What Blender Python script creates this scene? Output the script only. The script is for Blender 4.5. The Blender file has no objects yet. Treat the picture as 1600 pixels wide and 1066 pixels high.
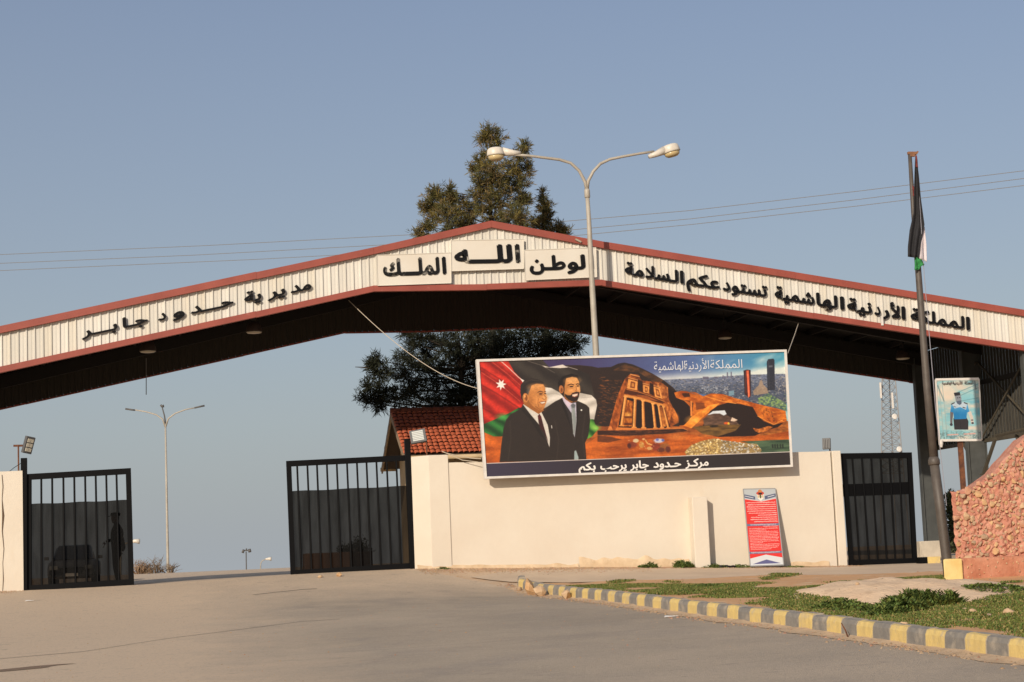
import bpy, math, random
import numpy as np
from mathutils import Vector, Matrix, noise as mnoise
R = math.radians
random.seed(7); RNG = np.random.default_rng(7)
scene = bpy.context.scene
COL = scene.collection
# ------------------------------------------------------------------ camera
# world: X along the gate facade, Y away through the gate, Z up; metres
FPX, YAW, ROLL, HY = 2850.0, math.atan(540 / 2850), -0.042, 872.0
PITCH = math.atan((HY - 533) / FPX)
EYE = Vector((0, 0, 1.6))
ROT = Matrix.Rotation(-YAW, 3, 'Z') @ Matrix.Rotation(math.pi / 2 + PITCH, 3, 'X') @ Matrix.Rotation(ROLL, 3, 'Z')
cam_d = bpy.data.cameras.new('camera'); cam = bpy.data.objects.new('camera', cam_d); COL.objects.link(cam)
cam_d.sensor_width = 36; cam_d.lens = 36 * FPX / 1600; cam_d.clip_end = 6000; cam_d.clip_start = 0.2
cam.matrix_world = Matrix.Translation(EYE) @ ROT.to_4x4()
scene.camera = cam
# ------------------------------------------------------------------ light
SUN_AZ, SUN_EL = R(36), R(22.4)
world = bpy.data.worlds.new('World'); scene.world = world; world.use_nodes = True
nt = world.node_tree; nt.nodes.clear()
sky = nt.nodes.new('ShaderNodeTexSky'); sky.sky_type = 'NISHITA'; sky.sun_disc = False
sky.sun_elevation = SUN_EL; sky.sun_rotation = math.pi + SUN_AZ
sky.altitude = 600; sky.air_density = 1.0; sky.dust_density = 2.2; sky.ozone_density = 1.0
hsv = nt.nodes.new('ShaderNodeHueSaturation'); hsv.inputs['Saturation'].default_value = 1.20; hsv.inputs['Value'].default_value = 1.20; hsv.inputs['Hue'].default_value = .512
bg = nt.nodes.new('ShaderNodeBackground'); bg.inputs['Strength'].default_value = 0.085
wo = nt.nodes.new('ShaderNodeOutputWorld')
nt.links.new(sky.outputs[0], hsv.inputs['Color']); gm = nt.nodes.new('ShaderNodeNewGeometry'); sx = nt.nodes.new('ShaderNodeSeparateXYZ'); nt.links.new(gm.outputs['Incoming'], sx.inputs[0])
ab = nt.nodes.new('ShaderNodeMath'); ab.operation = 'ABSOLUTE'; nt.links.new(sx.outputs[2], ab.inputs[0])
hr = nt.nodes.new('ShaderNodeValToRGB'); hr.color_ramp.elements[0].position = 0.0; hr.color_ramp.elements[0].color = (1, 1, 1, 1); hr.color_ramp.elements[1].position = .36; hr.color_ramp.elements[1].color = (.35, .35, .35, 1)
e_ = hr.color_ramp.elements.new(.12); e_.color = (.66, .66, .66, 1); nt.links.new(ab.outputs[0], hr.inputs[0])
hz = nt.nodes.new('ShaderNodeMixRGB'); hz.inputs[2].default_value = (4.3, 4.66, 5.0, 1); nt.links.new(hr.outputs[0], hz.inputs[0]); nt.links.new(hsv.outputs[0], hz.inputs[1]); nt.links.new(hz.outputs[0], bg.inputs['Color']); nt.links.new(bg.outputs[0], wo.inputs[0])
sl = bpy.data.lights.new('sun', 'SUN'); sl.energy = 3.75; sl.angle = R(0.6); sl.color = (1.0, 0.87, 0.72)
so = bpy.data.objects.new('sun', sl); COL.objects.link(so)
SD = Vector((math.sin(SUN_AZ) * math.cos(SUN_EL), math.cos(SUN_AZ) * math.cos(SUN_EL), -math.sin(SUN_EL)))
so.rotation_euler = SD.to_track_quat('-Z', 'Y').to_euler(); so.location = (-20, -20, 30)
scene.view_settings.view_transform = 'Standard'; scene.view_settings.look = 'None'
scene.view_settings.exposure = 0.0; scene.view_settings.gamma = 1; scene.view_settings.use_curve_mapping = False

# ------------------------------------------------------------------ measuring helpers
def ray(px, py):
    return ROT @ Vector(((px - 800) / FPX, -(py - 533) / FPX, -1))
def onY(px, py, D):
    v = ray(px, py); return EYE + v * (D / v.y)
def onX(px, py, X):
    v = ray(px, py); return EYE + v * (X / v.x)
HD = Vector((math.sin(YAW), math.cos(YAW), 0)); RT = Vector((math.cos(YAW), -math.sin(YAW), 0))
def atd(px, py, Yc):
    v = ray(px, py); return EYE + v * (Yc / v.dot(HD))
def pix(P):
    v = ROT.transposed() @ (Vector(P) - EYE)
    return 800 + FPX * v.x / -v.z, 533 - FPX * v.y / -v.z

# ------------------------------------------------------------------ ground height
DG = 47.0
_cp = [(1510, 1028, 20), (1200, 982, 26.1), (944, 944, 35), (795, 925, 42.8), (1500, 921, 34.3), (1300, 905, 43)]
_cp = [atd(*c) for c in _cp] + [onY(px, py, DG) for px, py in
       [(38, 923), (208, 916), (455, 899), (669, 889), (900, 887), (1100, 887), (1325, 885), (1428, 881), (1700, 873), (-200, 935)]]
_cp = [(p.x, p.y, p.z - 1.6) for p in _cp]
_cp += [((RT * x + HD * y).x, (RT * x + HD * y).y, z_) for x, y, z_ in [(0, 0, -1.6), (-8, 8, -1.55), (10, 5, -1.6), (-5.6, 20, -1.36), (-9, 33, -1.02), (-4, 33, -1.06), (-1.5, 27, -1.22),
        (-8, 40, -.78), (-3, 41, -.72), (-8, 56, -.42), (0, 56, -.42), (-10, 66, -.28), (0, 66, -.25), (-12, 80, -.08), (0, 80, -.06), (10, 70, -.4), (16, 62, -.6),
        (-14, 92, -0.01), (0, 92, 0.0), (14, 92, -.2), (20, 50, -.9), (18, 30, -1.1), (-20, 45, -.7), (-20, 20, -1.4)]]
_cp = np.array(_cp); _n = len(_cp)
_K = np.sqrt(((_cp[:, None, :2] - _cp[None, :, :2]) ** 2).sum(-1) + 1.0)
_A = np.zeros((_n + 3, _n + 3)); _A[:_n, :_n] = -_K + np.eye(_n) * .15; _A[:_n, _n] = 1; _A[:_n, _n + 1:] = _cp[:, :2]
_A[_n, :_n] = 1; _A[_n + 1:, :_n] = _cp[:, :2].T
_w = np.linalg.solve(_A, np.concatenate([_cp[:, 2], [0, 0, 0]]))
def gz(x, y):
    x = np.asarray(x, float); y = np.asarray(y, float)
    xc = np.clip(x, -14, 36); yc = np.clip(y, -6, 92)
    d = np.sqrt((xc[..., None] - _cp[:, 0]) ** 2 + (yc[..., None] - _cp[:, 1]) ** 2 + 1.0)
    z = -(d * _w[:_n]).sum(-1) + _w[_n] + _w[_n + 1] * xc + _w[_n + 2] * yc
    t = np.clip((y - 92) / 60, 0, None)
    z = z - 1.2 * np.minimum(t, 1) ** 2 * 2 - np.clip(t - 1, 0, 30) * 0.6
    return z + 1.6
def G(x, y): return float(gz(x, y))
def gnd(px, py):            # where the sight line meets the ground
    lo, hi = 12.0, 95.0
    for _ in range(50):
        m = (lo + hi) / 2; p = atd(px, py, m)
        if p.z < G(p.x, p.y): hi = m
        else: lo = m
    p = atd(px, py, (lo + hi) / 2); return Vector((p.x, p.y, G(p.x, p.y)))

# ------------------------------------------------------------------ materials
MATS = {}
def mat(name, col, rough=0.8, var=0.0, scale=6.0, bump=0.0, bscale=40.0, metal=0.0, col2=None, stretch=(1, 1, 1), spec=0.5, thr=(0.35, 0.65), detail=6, obj=False):
    if name in MATS: return MATS[name]
    m = bpy.data.materials.new(name); m.use_nodes = True; n = m.node_tree.nodes; L = m.node_tree.links
    b = n['Principled BSDF']; b.inputs['Roughness'].default_value = rough; b.inputs['Metallic'].default_value = metal
    b.inputs['Specular IOR Level'].default_value = spec
    b.inputs['Base Color'].default_value = (*col, 1)
    tc = n.new('ShaderNodeTexCoord' if obj else 'ShaderNodeNewGeometry'); src = tc.outputs['Object' if obj else 'Position']
    mp = n.new('ShaderNodeMapping'); mp.inputs['Scale'].default_value = stretch; L.new(src, mp.inputs[0])
    if var or col2:
        c2 = col2 or tuple(c * (1 - var) for c in col)
        nz = n.new('ShaderNodeTexNoise'); nz.inputs['Scale'].default_value = scale; nz.inputs['Detail'].default_value = detail; nz.inputs['Roughness'].default_value = .62
        L.new(mp.outputs[0], nz.inputs[0])
        rp = n.new('ShaderNodeValToRGB'); rp.color_ramp.elements[0].position = thr[0]; rp.color_ramp.elements[1].position = thr[1]
        rp.color_ramp.elements[0].color = (*col, 1); rp.color_ramp.elements[1].color = (*c2, 1)
        L.new(nz.outputs[0], rp.inputs[0]); L.new(rp.outputs[0], b.inputs['Base Color'])
        m['c'] = 1
    if bump:
        nb = n.new('ShaderNodeTexNoise'); nb.inputs['Scale'].default_value = bscale; nb.inputs['Detail'].default_value = 4
        L.new(src, nb.inputs[0]); bp = n.new('ShaderNodeBump'); bp.inputs['Strength'].default_value = bump; bp.inputs['Distance'].default_value = .02
        L.new(nb.outputs[0], bp.inputs['Height']); L.new(bp.outputs[0], b.inputs['Normal'])
    MATS[name] = m; return m
def layer(m, col, scale, lo, hi, stretch=(1, 1, 1), kind='noise', detail=5, amt=1.0, off=(0, 0, 0)):
    """mix another colour over a material's base colour by a procedural mask"""
    n = m.node_tree.nodes; L = m.node_tree.links; b = n['Principled BSDF']
    g = n.new('ShaderNodeNewGeometry'); mp = n.new('ShaderNodeMapping'); mp.inputs['Scale'].default_value = stretch; mp.inputs['Location'].default_value = off
    L.new(g.outputs['Position'], mp.inputs[0])
    if kind == 'noise':
        t = n.new('ShaderNodeTexNoise'); t.inputs['Scale'].default_value = scale; t.inputs['Detail'].default_value = detail; t.inputs['Roughness'].default_value = .65; o = t.outputs[0]
    else:
        t = n.new('ShaderNodeTexVoronoi'); t.feature = 'DISTANCE_TO_EDGE'; t.inputs['Scale'].default_value = scale; o = t.outputs[0]
        w = n.new('ShaderNodeTexNoise'); w.inputs['Scale'].default_value = 1.3; w.inputs['Detail'].default_value = 6; L.new(mp.outputs[0], w.inputs[0])
        mx = n.new('ShaderNodeMixRGB'); mx.inputs[0].default_value = .35; L.new(mp.outputs[0], mx.inputs[1]); L.new(w.outputs['Color'], mx.inputs[2]); L.new(mx.outputs[0], t.inputs[0])
    if kind == 'noise': L.new(mp.outputs[0], t.inputs[0])
    r = n.new('ShaderNodeMapRange'); r.inputs['From Min'].default_value = lo; r.inputs['From Max'].default_value = hi; r.inputs['To Max'].default_value = amt
    L.new(o, r.inputs[0])
    mix = n.new('ShaderNodeMixRGB'); mix.inputs[2].default_value = (*col, 1); L.new(r.outputs[0], mix.inputs[0])
    ins = b.inputs['Base Color']
    if ins.is_linked: L.new(ins.links[0].from_socket, mix.inputs[1])
    else: mix.inputs[1].default_value = ins.default_value
    L.new(mix.outputs[0], ins); return m

M_dirt = mat('dusty_earth', (.66, .48, .31), .95, scale=.6, col2=(.54, .38, .24), bump=.6, bscale=14)
layer(M_dirt, (.55, .44, .32), 3.0, .5, .72)
M_road = mat('worn_asphalt', (.35, .285, .21), .9, scale=.25, col2=(.44, .355, .26), bump=.6, bscale=60, detail=8)
layer(M_road, (.28, .24, .20), .8, .46, .66, stretch=(1, .7, 1), amt=.5, detail=9)
layer(M_road, (.52, .415, .30), .16, .45, .70, detail=7, amt=.8, off=(3, 1, 0))
layer(M_road, (.20, .175, .15), 2.6, .60, .75, detail=9, amt=.5)
layer(M_road, (.36, .30, .23), 45, .60, .75, amt=.45, detail=2)
layer(M_road, (.16, .14, .12), .10, .004, .001, kind='vor', amt=.25)
def dust_zone(m, col, x0, x1, y0, y1, amt):
    """windblown earth lying over the asphalt left of x0..x1 and beyond y0..y1, with a ragged edge"""
    n = m.node_tree.nodes; L = m.node_tree.links; b = n['Principled BSDF']; g = n.new('ShaderNodeNewGeometry'); sp = n.new('ShaderNodeSeparateXYZ'); L.new(g.outputs['Position'], sp.inputs[0])
    nz = n.new('ShaderNodeTexNoise'); nz.inputs['Scale'].default_value = .5; nz.inputs['Detail'].default_value = 9; nz.inputs['Roughness'].default_value = .7; L.new(g.outputs['Position'], nz.inputs[0])
    outs = []
    for ax, (a, c) in ((0, (x0, x1)), (1, (y0, y1))):
        w = n.new('ShaderNodeMath'); w.operation = 'MULTIPLY_ADD'; w.inputs[1].default_value = 5.0 if ax == 0 else 14.0; L.new(nz.outputs[0], w.inputs[0]); L.new(sp.outputs[ax], w.inputs[2])
        r_ = n.new('ShaderNodeMapRange'); r_.inputs['From Min'].default_value = a + (2.5 if ax == 0 else 7); r_.inputs['From Max'].default_value = c + (2.5 if ax == 0 else 7); r_.inputs['To Max'].default_value = amt; L.new(w.outputs[0], r_.inputs[0]); outs.append(r_.outputs[0])
    mx = n.new('ShaderNodeMath'); mx.operation = 'MAXIMUM'; L.new(outs[0], mx.inputs[0]); L.new(outs[1], mx.inputs[1])
    mix = n.new('ShaderNodeMixRGB'); mix.inputs[2].default_value = (*col, 1); L.new(mx.outputs[0], mix.inputs[0]); L.new(b.inputs['Base Color'].links[0].from_socket, mix.inputs[1]); L.new(mix.outputs[0], b.inputs['Base Color'])
dust_zone(M_road, (.66, .50, .34), 2.6, .2, 38, 47, .85)
layer(M_road, (.26, .215, .17), 22, .54, .66, amt=.45, detail=4)
layer(M_road, (.70, .58, .44), 30, .58, .68, amt=.4, detail=3, off=(2, 2, 0))
layer(M_road, (.20, .175, .15), 14, .60, .72, amt=.35, detail=3)
layer(M_road, (.23, .19, .155), 5.0, .60, .70, stretch=(.5, 1, 1), amt=.5, detail=7, off=(4, 0, 0))
layer(M_road, (.60, .48, .36), 7.0, .60, .72, stretch=(.6, 1, 1), amt=.4, detail=7, off=(1, 5, 0))
M_path = mat('pale_concrete_drive', (.66, .51, .355), .9, scale=.8, col2=(.55, .42, .29), bump=.3, bscale=40, detail=8)
M_wall = mat('cream_painted_render', (.70, .63, .52), .85, scale=.7, col2=(.665, .585, .475), bump=.25, bscale=9, detail=8)
layer(M_wall, (.62, .50, .36), 1.2, .58, .86, stretch=(1, 1, .35), detail=8, amt=.6)
M_plinth = mat('stained_render_base', (.72, .55, .36), .9, scale=3, col2=(.56, .40, .24), bump=.6, bscale=20)
M_rubble = mat('rubble', (.62, .47, .31), .95)
M_clad = mat('cream_metal_cladding', (.70, .675, .61), .55, scale=.8, col2=(.65, .62, .545), detail=7, stretch=(1, 1, .4))
layer(M_clad, (.40, .30, .20), 4.0, .66, .80, stretch=(1.5, 1, .25), detail=6, amt=.5)
M_clad_in = mat('shade_toned_cladding_inside', (.042, .036, .028), .9)  # near-black copy of the cladding: under-canopy shade put into the colour
M_red = mat('red_painted_trim', (.33, .075, .05), .55, scale=1.5, col2=(.27, .06, .04))
layer(M_red, (.48, .26, .20), 7, .64, .76, amt=.4)
M_under = mat('shade_toned_brown_steel', (.014, .012, .010), .85)  # steel coloured almost black to hold the canopy's shade against ground bounce
M_under2 = mat('shade_toned_roof_lining', (.011, .010, .009), .95)  # roof underside darkened in its colour to stand for shade
M_column = mat('grey_green_column_steel', (.085, .09, .085), .6, var=.3, scale=2)
M_brace = mat('dusty_brace_steel', (.10, .085, .06), .6, var=.3, scale=3)
M_board = mat('off_white_sign_sheet', (.72, .675, .585), .5, scale=1.2, col2=(.68, .62, .52), detail=7)
layer(M_board, (.50, .34, .20), 3.2, .68, .82, stretch=(1, 1, .5), amt=.5)
M_black = mat('black_lettering', (.007, .007, .008), .6, spec=.15)
M_black_worn = mat('worn_black_lettering', (.010, .010, .010), .6, spec=.15)
layer(M_black_worn, (.40, .37, .32), 3.0, .56, .66, amt=.7)
M_gate = mat('black_gate_paint', (.0035, .0035, .004), .55, spec=.12)
M_white = mat('white_frame_paint', (.74, .70, .64), .5, var=.15, scale=5)
M_print = mat('white_print', (.78, .75, .70), .6)
M_pole = mat('galvanised_pole', (.44, .40, .33), .5, scale=3, col2=(.36, .32, .26), metal=.0)
M_head = mat('lamp_head_shell', (.72, .66, .56), .4, var=.15, scale=6)
M_lens = mat('yellowed_lamp_lens', (.55, .43, .22), .25)
M_fpole = mat('dark_flagpole_steel', (.105, .088, .072), .55, scale=5, col2=(.075, .062, .052))
M_rust = mat('rusted_steel', (.20, .075, .03), .85, scale=7, col2=(.09, .035, .02), bump=.4, bscale=30)
M_rustcap = mat('rusted_cap', (.30, .14, .07), .85, var=.4, scale=20)
M_yblock = mat('yellow_painted_block', (.80, .62, .27), .85, scale=3, col2=(.74, .52, .19), bump=.4, bscale=14)
M_mortar = mat('red_clay_mortar', (.46, .18, .12), .95, scale=5, col2=(.60, .30, .21), bump=1.4, bscale=22)
M_mortar2 = mat('red_render_band', (.42, .155, .085), .95, scale=3, col2=(.56, .26, .16), bump=.8, bscale=16)
M_tile = mat('red_clay_tiles', (.66, .165, .07), .75, scale=5.5, col2=(.44, .10, .045), detail=6)
layer(M_tile, (.50, .26, .12), 9, .58, .72, amt=.6)
M_ridge = mat('dark_ridge_tiles', (.20, .055, .03), .85, var=.4, scale=6)
M_hwall = mat('beige_house_render', (.55, .42, .25), .9, var=.2, scale=2)
M_wood = mat('dark_brown_eaves', (.055, .038, .025), .8)
M_barge = mat('weathered_barge_board', (.33, .24, .15), .8, var=.4, scale=6)
M_bark = mat('tree_bark', (.04, .03, .02), .95)
M_conc = mat('bare_concrete', (.45, .38, .29), .95, var=.3, scale=8, bump=.4, bscale=40)
M_galv = mat('grey_lattice_steel', (.27, .27, .27), .6)
M_wire = mat('thin_wire', (.20, .19, .18), .7)
M_cable = mat('pale_cable', (.55, .47, .36), .6)
M_flamp = mat('floodlight_housing', (.10, .10, .10), .5)
M_glass = mat('floodlight_glass', (.62, .64, .60), .15)
M_glassd = mat('dark_floodlight_glass', (.05, .05, .045), .2)

def stone_mat(name, c, c2): return mat(name, c, .9, scale=9, col2=c2, bump=.4, bscale=30)
STONES = [stone_mat('ochre_stone', (.52, .30, .14), (.60, .40, .22)), stone_mat('pale_buff_stone', (.58, .41, .25), (.50, .33, .19)),
          stone_mat('pinkish_stone', (.50, .24, .14), (.58, .34, .22)), stone_mat('grey_buff_stone', (.46, .33, .21), (.38, .26, .17))]

# ------------------------------------------------------------------ mesh building
WO = {}
def tag(o, label=None, cat=None, group=None, kind=None):
    if label: o['label'] = label
    if cat: o['category'] = cat
    if group: o['group'] = group
    if kind: o['kind'] = kind
    return o
def empty(name, loc, label=None, cat=None, group=None, kind=None):
    o = bpy.data.objects.new(name, None); o.empty_display_size = .3; COL.objects.link(o); o.location = loc; WO[o.name] = Vector(loc)
    return tag(o, label, cat, group, kind)
class MB:
    def __init__(s): s.v = []; s.f = []; s.mi = []; s.cur = 0
    def add(s, vs, fs):
        b = len(s.v); s.v += [tuple(v) for v in vs]; s.f += [tuple(b + i for i in f) for f in fs]; s.mi += [s.cur] * len(fs)
    def hexa(s, p):      # 8 points: bottom loop 4, top loop 4
        s.add(p, [(0, 3, 2, 1), (4, 5, 6, 7), (0, 1, 5, 4), (1, 2, 6, 5), (2, 3, 7, 6), (3, 0, 4, 7)])
    def box(s, c, d, rz=0.0):
        cx, cy, cz = c; x, y, z = d[0] / 2, d[1] / 2, d[2] / 2; ca, sa = math.cos(rz), math.sin(rz)
        s.hexa([(cx + a * x * ca - b * y * sa, cy + a * x * sa + b * y * ca, cz + e * z) for e in (-1, 1) for a, b in ((-1, -1), (1, -1), (1, 1), (-1, 1))])
    def slab(s, loop, off):   # polygon (ordered points) extruded by a vector
        n = len(loop); off = Vector(off); a = [Vector(p) for p in loop]; b = [p + off for p in a]
        s.add(a + b, [tuple(range(n)), tuple(range(2 * n - 1, n - 1, -1))] + [(i, i + n, (i + 1) % n + n, (i + 1) % n) for i in range(n)])
    def tube(s, pts, r, n=8, cap=True):
        pts = [Vector(p) for p in pts]; k = len(pts)
        rr = r if isinstance(r, (list, tuple)) else [r] * k
        up = Vector((0.13, 0.21, 1)).normalized(); vs = []
        for i, p in enumerate(pts):
            t = (pts[min(i + 1, k - 1)] - pts[max(i - 1, 0)]).normalized()
            u = t.cross(up)
            if u.length < .1: u = t.cross(Vector((1, 0, 0)))
            u.normalize(); w = t.cross(u)
            for j in range(n):
                a = 2 * math.pi * j / n; vs.append(p + (u * math.cos(a) + w * math.sin(a)) * rr[i])
        fs = [(i * n + j, i * n + (j + 1) % n, (i + 1) * n + (j + 1) % n, (i + 1) * n + j) for i in range(k - 1) for j in range(n)]
        if cap: fs += [tuple(range(n - 1, -1, -1)), tuple((k - 1) * n + j for j in range(n))]
        s.add(vs, fs)
    def beam(s, a, b, w, h):
        a = Vector(a); b = Vector(b); t = (b - a).normalized(); u = t.cross(Vector((0, 0, 1)))
        if u.length < .05: u = Vector((1, 0, 0))
        u.normalize(); v = u.cross(t).normalized()
        s.hexa([p + u * (i * w / 2) + v * (j * h / 2) for p in (a, b) for i, j in ((-1, -1), (1, -1), (1, 1), (-1, 1))])
    def lathe(s, prof, c, n=16, mtx=None):
        c = Vector(c); vs = []
        for r, z in prof:
            for j in range(n):
                a = 2 * math.pi * j / n; p = Vector((r * math.cos(a), r * math.sin(a), z))
                vs.append(c + (mtx @ p if mtx else p))
        k = len(prof); fs = [(i * n + j, i * n + (j + 1) % n, (i + 1) * n + (j + 1) % n, (i + 1) * n + j) for i in range(k - 1) for j in range(n)]
        fs += [tuple(range(n - 1, -1, -1)), tuple((k - 1) * n + j for j in range(n))]
        s.add(vs, fs)
    def grid(s, P):      # P[i][j] points
        a, b = len(P), len(P[0]); s.add([p for r in P for p in r], [(i * b + j, i * b + j + 1, (i + 1) * b + j + 1, (i + 1) * b + j) for i in range(a - 1) for j in range(b - 1)])
    def build(s, name, m, parent=None, smooth=False, label=None, cat=None, group=None, kind=None, bevel=0):
        V = np.array(s.v, dtype=float); lo = V.min(0); hi = V.max(0); c = Vector(((lo[0] + hi[0]) / 2, (lo[1] + hi[1]) / 2, lo[2]))
        V = V - np.array(c)
        me = bpy.data.meshes.new(name); me.from_pydata(V.tolist(), [], s.f)
        for x in (m if isinstance(m, (list, tuple)) else [m]): me.materials.append(x)
        if isinstance(m, (list, tuple)): me.polygons.foreach_set('material_index', s.mi)
        if smooth: me.polygons.foreach_set('use_smooth', [True] * len(me.polygons))
        me.validate(); me.update()
        o = bpy.data.objects.new(name, me); COL.objects.link(o); WO[o.name] = c
        if parent: o.parent = parent; o.location = c - WO[parent.name]
        else: o.location = c
        if bevel:
            bv = o.modifiers.new('b', 'BEVEL'); bv.width = bevel; bv.segments = 2; bv.limit_method = 'ANGLE'
        return tag(o, label, cat, group, kind)
def inst(name, me, loc, rot=(0, 0, 0), sc=(1, 1, 1), parent=None):
    o = bpy.data.objects.new(name, me); COL.objects.link(o); o.rotation_euler = rot; o.scale = sc; WO[o.name] = Vector(loc)
    if parent: o.parent = parent; o.location = Vector(loc) - WO[parent.name]
    else: o.location = loc
    return o
def fastmesh(name, V, T, m, parent=None, kind=None, midx=None, **kw):
    """numpy triangle soup to an object"""
    V = np.asarray(V, np.float32); T = np.asarray(T, np.int32)
    c = np.array([(V[:, 0].min() + V[:, 0].max()) / 2, (V[:, 1].min() + V[:, 1].max()) / 2, V[:, 2].min()], np.float32); V = V - c
    me = bpy.data.meshes.new(name); me.vertices.add(len(V)); me.vertices.foreach_set('co', V.ravel())
    me.loops.add(T.size); me.loops.foreach_set('vertex_index', T.ravel()); k = T.shape[1]
    me.polygons.add(len(T)); me.polygons.foreach_set('loop_start', np.arange(0, T.size, k, dtype=np.int32)); me.polygons.foreach_set('loop_total', np.full(len(T), k, np.int32))
    for x in (m if isinstance(m, (list, tuple)) else [m]): me.materials.append(x)
    if midx is not None: me.polygons.foreach_set('material_index', np.asarray(midx, np.int32))
    me.update(calc_edges=True)
    o = bpy.data.objects.new(name, me); COL.objects.link(o); WO[o.name] = Vector(c.tolist())
    o.location = Vector(c.tolist()) - (WO[parent.name] if parent else Vector())
    if parent: o.parent = parent
    return tag(o, kind=kind, **kw)

# ------------------------------------------------------------------ Arabic lettering
AF = {'ا': (0xFE8D, 2), 'أ': (0xFE83, 2), 'ب': (0xFE8F, 4), 'ة': (0xFE93, 2), 'ت': (0xFE95, 4), 'ج': (0xFE9D, 4), 'ح': (0xFEA1, 4), 'د': (0xFEA9, 2), 'ر': (0xFEAD, 2), 'ز': (0xFEAF, 2), 'س': (0xFEB1, 4), 'ش': (0xFEB5, 4), 'ط': (0xFEC1, 4), 'ع': (0xFEC9, 4), 'ك': (0xFED9, 4), 'ل': (0xFEDD, 4), 'م': (0xFEE1, 4), 'ن': (0xFEE5, 4), 'ه': (0xFEE9, 4), 'و': (0xFEED, 2), 'ي': (0xFEF1, 4), 'ﻻ': (0xFEFB, 2), 'ﻷ': (0xFEF7, 2)}
def ashape(s):
    s = s.replace('لا', 'ﻻ').replace('لأ', 'ﻷ'); out = []
    for i, c in enumerate(s):
        if c not in AF: out.append(c); continue
        b, n = AF[c]
        p = i > 0 and (s[i - 1] == 'ـ' or (s[i - 1] in AF and AF[s[i - 1]][1] == 4))
        q = n == 4 and i + 1 < len(s) and (s[i + 1] == 'ـ' or s[i + 1] in AF)
        out.append(chr(b + (1 if p and not q else 2 if q and not p else 3 if p and q else 0)))
    return ''.join(reversed(out))
def glyphs(s, arabic=True):
    c = bpy.data.curves.new('tmp', 'FONT'); c.body = ashape(s) if arabic else s; c.extrude = .5; c.resolution_u = 3
    o = bpy.data.objects.new('tmp', c); COL.objects.link(o); bpy.context.view_layer.update()
    me = bpy.data.meshes.new_from_object(o); bpy.data.objects.remove(o)
    n = len(me.vertices); V = np.zeros(n * 3); me.vertices.foreach_get('co', V); V = V.reshape(-1, 3)
    F = [tuple(p.vertices) for p in me.polygons]
    par = list(range(n))
    def fi(a):
        while par[a] != a: par[a] = par[par[a]]; a = par[a]
        return a
    for f in F:
        for k in f[1:]: par[fi(f[0])] = fi(k)
    ids = {}; isl = np.array([ids.setdefault(fi(i), len(ids)) for i in range(n)])
    bpy.data.meshes.remove(me); return V, F, isl
ALIF = None
def letters(name, s, x0, x1, base, alif, D, m, parent, depth=.03, bold=.05, lean=.05, arabic=True, vs=1.0):
    """a run of joined letters spanning x0..x1 of the plane y=D, standing on the line base(px)"""
    global ALIF
    if ALIF is None:
        ALIF = glyphs('ا')[0][:, 1].max()
    V, F, isl = glyphs(s, arabic); mb = MB()
    lo, hi = V[:, 0].min(), V[:, 0].max(); e = bold * ALIF
    offs = [(0, 0)] + ([(-e, 0), (e, 0), (0, -e), (0, e), (.7 * e, .7 * e), (-.7 * e, -.7 * e)] if bold else [])
    W = (hi - lo) + 2 * e
    for k, (ox, oy) in enumerate(offs):
        P = []
        for (x, y, z), q in zip(V, isl):
            u = (x + ox - lo + e) / W; h = (y + oy) / ALIF * alif * vs
            px = x0 + u * (x1 - x0) - lean * h; py = base(px) - h
            P.append(onY(px, py, D - (depth + .0013 * k + .0011 * (q % 3) if z > 0 else 0)))
        mb.add(P, F)
    return mb.build(name, m, parent)

# ================================================================== SETTING: ground, road, drive
def sheet(name, xs, ys, m, dz=0, zf=None):
    X, Y = np.meshgrid(xs, ys, indexing='ij'); Z = gz(X, Y) + dz
    V = np.stack([X, Y, Z], -1).reshape(-1, 3); a, b = X.shape
    i, j = np.meshgrid(np.arange(a - 1), np.arange(b - 1), indexing='ij'); q = (i * b + j).ravel()
    o = fastmesh(name, V, np.stack([q, q + b, q + b + 1, q + 1], -1), m, kind='structure')
    o.data.polygons.foreach_set('use_smooth', [True] * len(o.data.polygons)); return o
far = [140, 170, 230, 330, 500, 800, 1300, 2000, 3000]
xs = np.array([-v for v in far[::-1]] + list(np.arange(-104, -24, 8)) + list(np.arange(-24, 40, .8)) + list(np.arange(40, 130, 8)) + far)
ys = np.array([-1500, -500, -150, -50, -20] + list(np.arange(-8, 96, .8)) + list(np.arange(96, 160, 6)) + [170, 200, 250, 330, 450, 650, 1000, 1600, 2500, 4000])
sheet('ground', xs, ys, M_dirt, -0.012)

# kerb line in plan, and the two ground edges that follow it
def kxy(Yc): 
    p = RT * (9.3 - .216 * Yc) + HD * Yc; return Vector((p.x, p.y, 0))
kerb_line = [kxy(13 + .25 * i) for i in range(int((43.9 - 13) / .25) + 1)]
e = kerb_line[-1]; d = (kerb_line[-1] - kerb_line[-2]).normalized()
for i in range(1, 6):
    a = i / 5 * 1.0; dd = Matrix.Rotation(-a, 3, 'Z') @ d; e = e + dd * .11; kerb_line.append(e.copy())
def kerb_x(y):
    pts = [(p.y, p.x) for p in kerb_line[:124]]
    return float(np.interp(y, [p[0] for p in pts], [p[1] for p in pts]))
nose_y = max(p.y for p in kerb_line)
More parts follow.
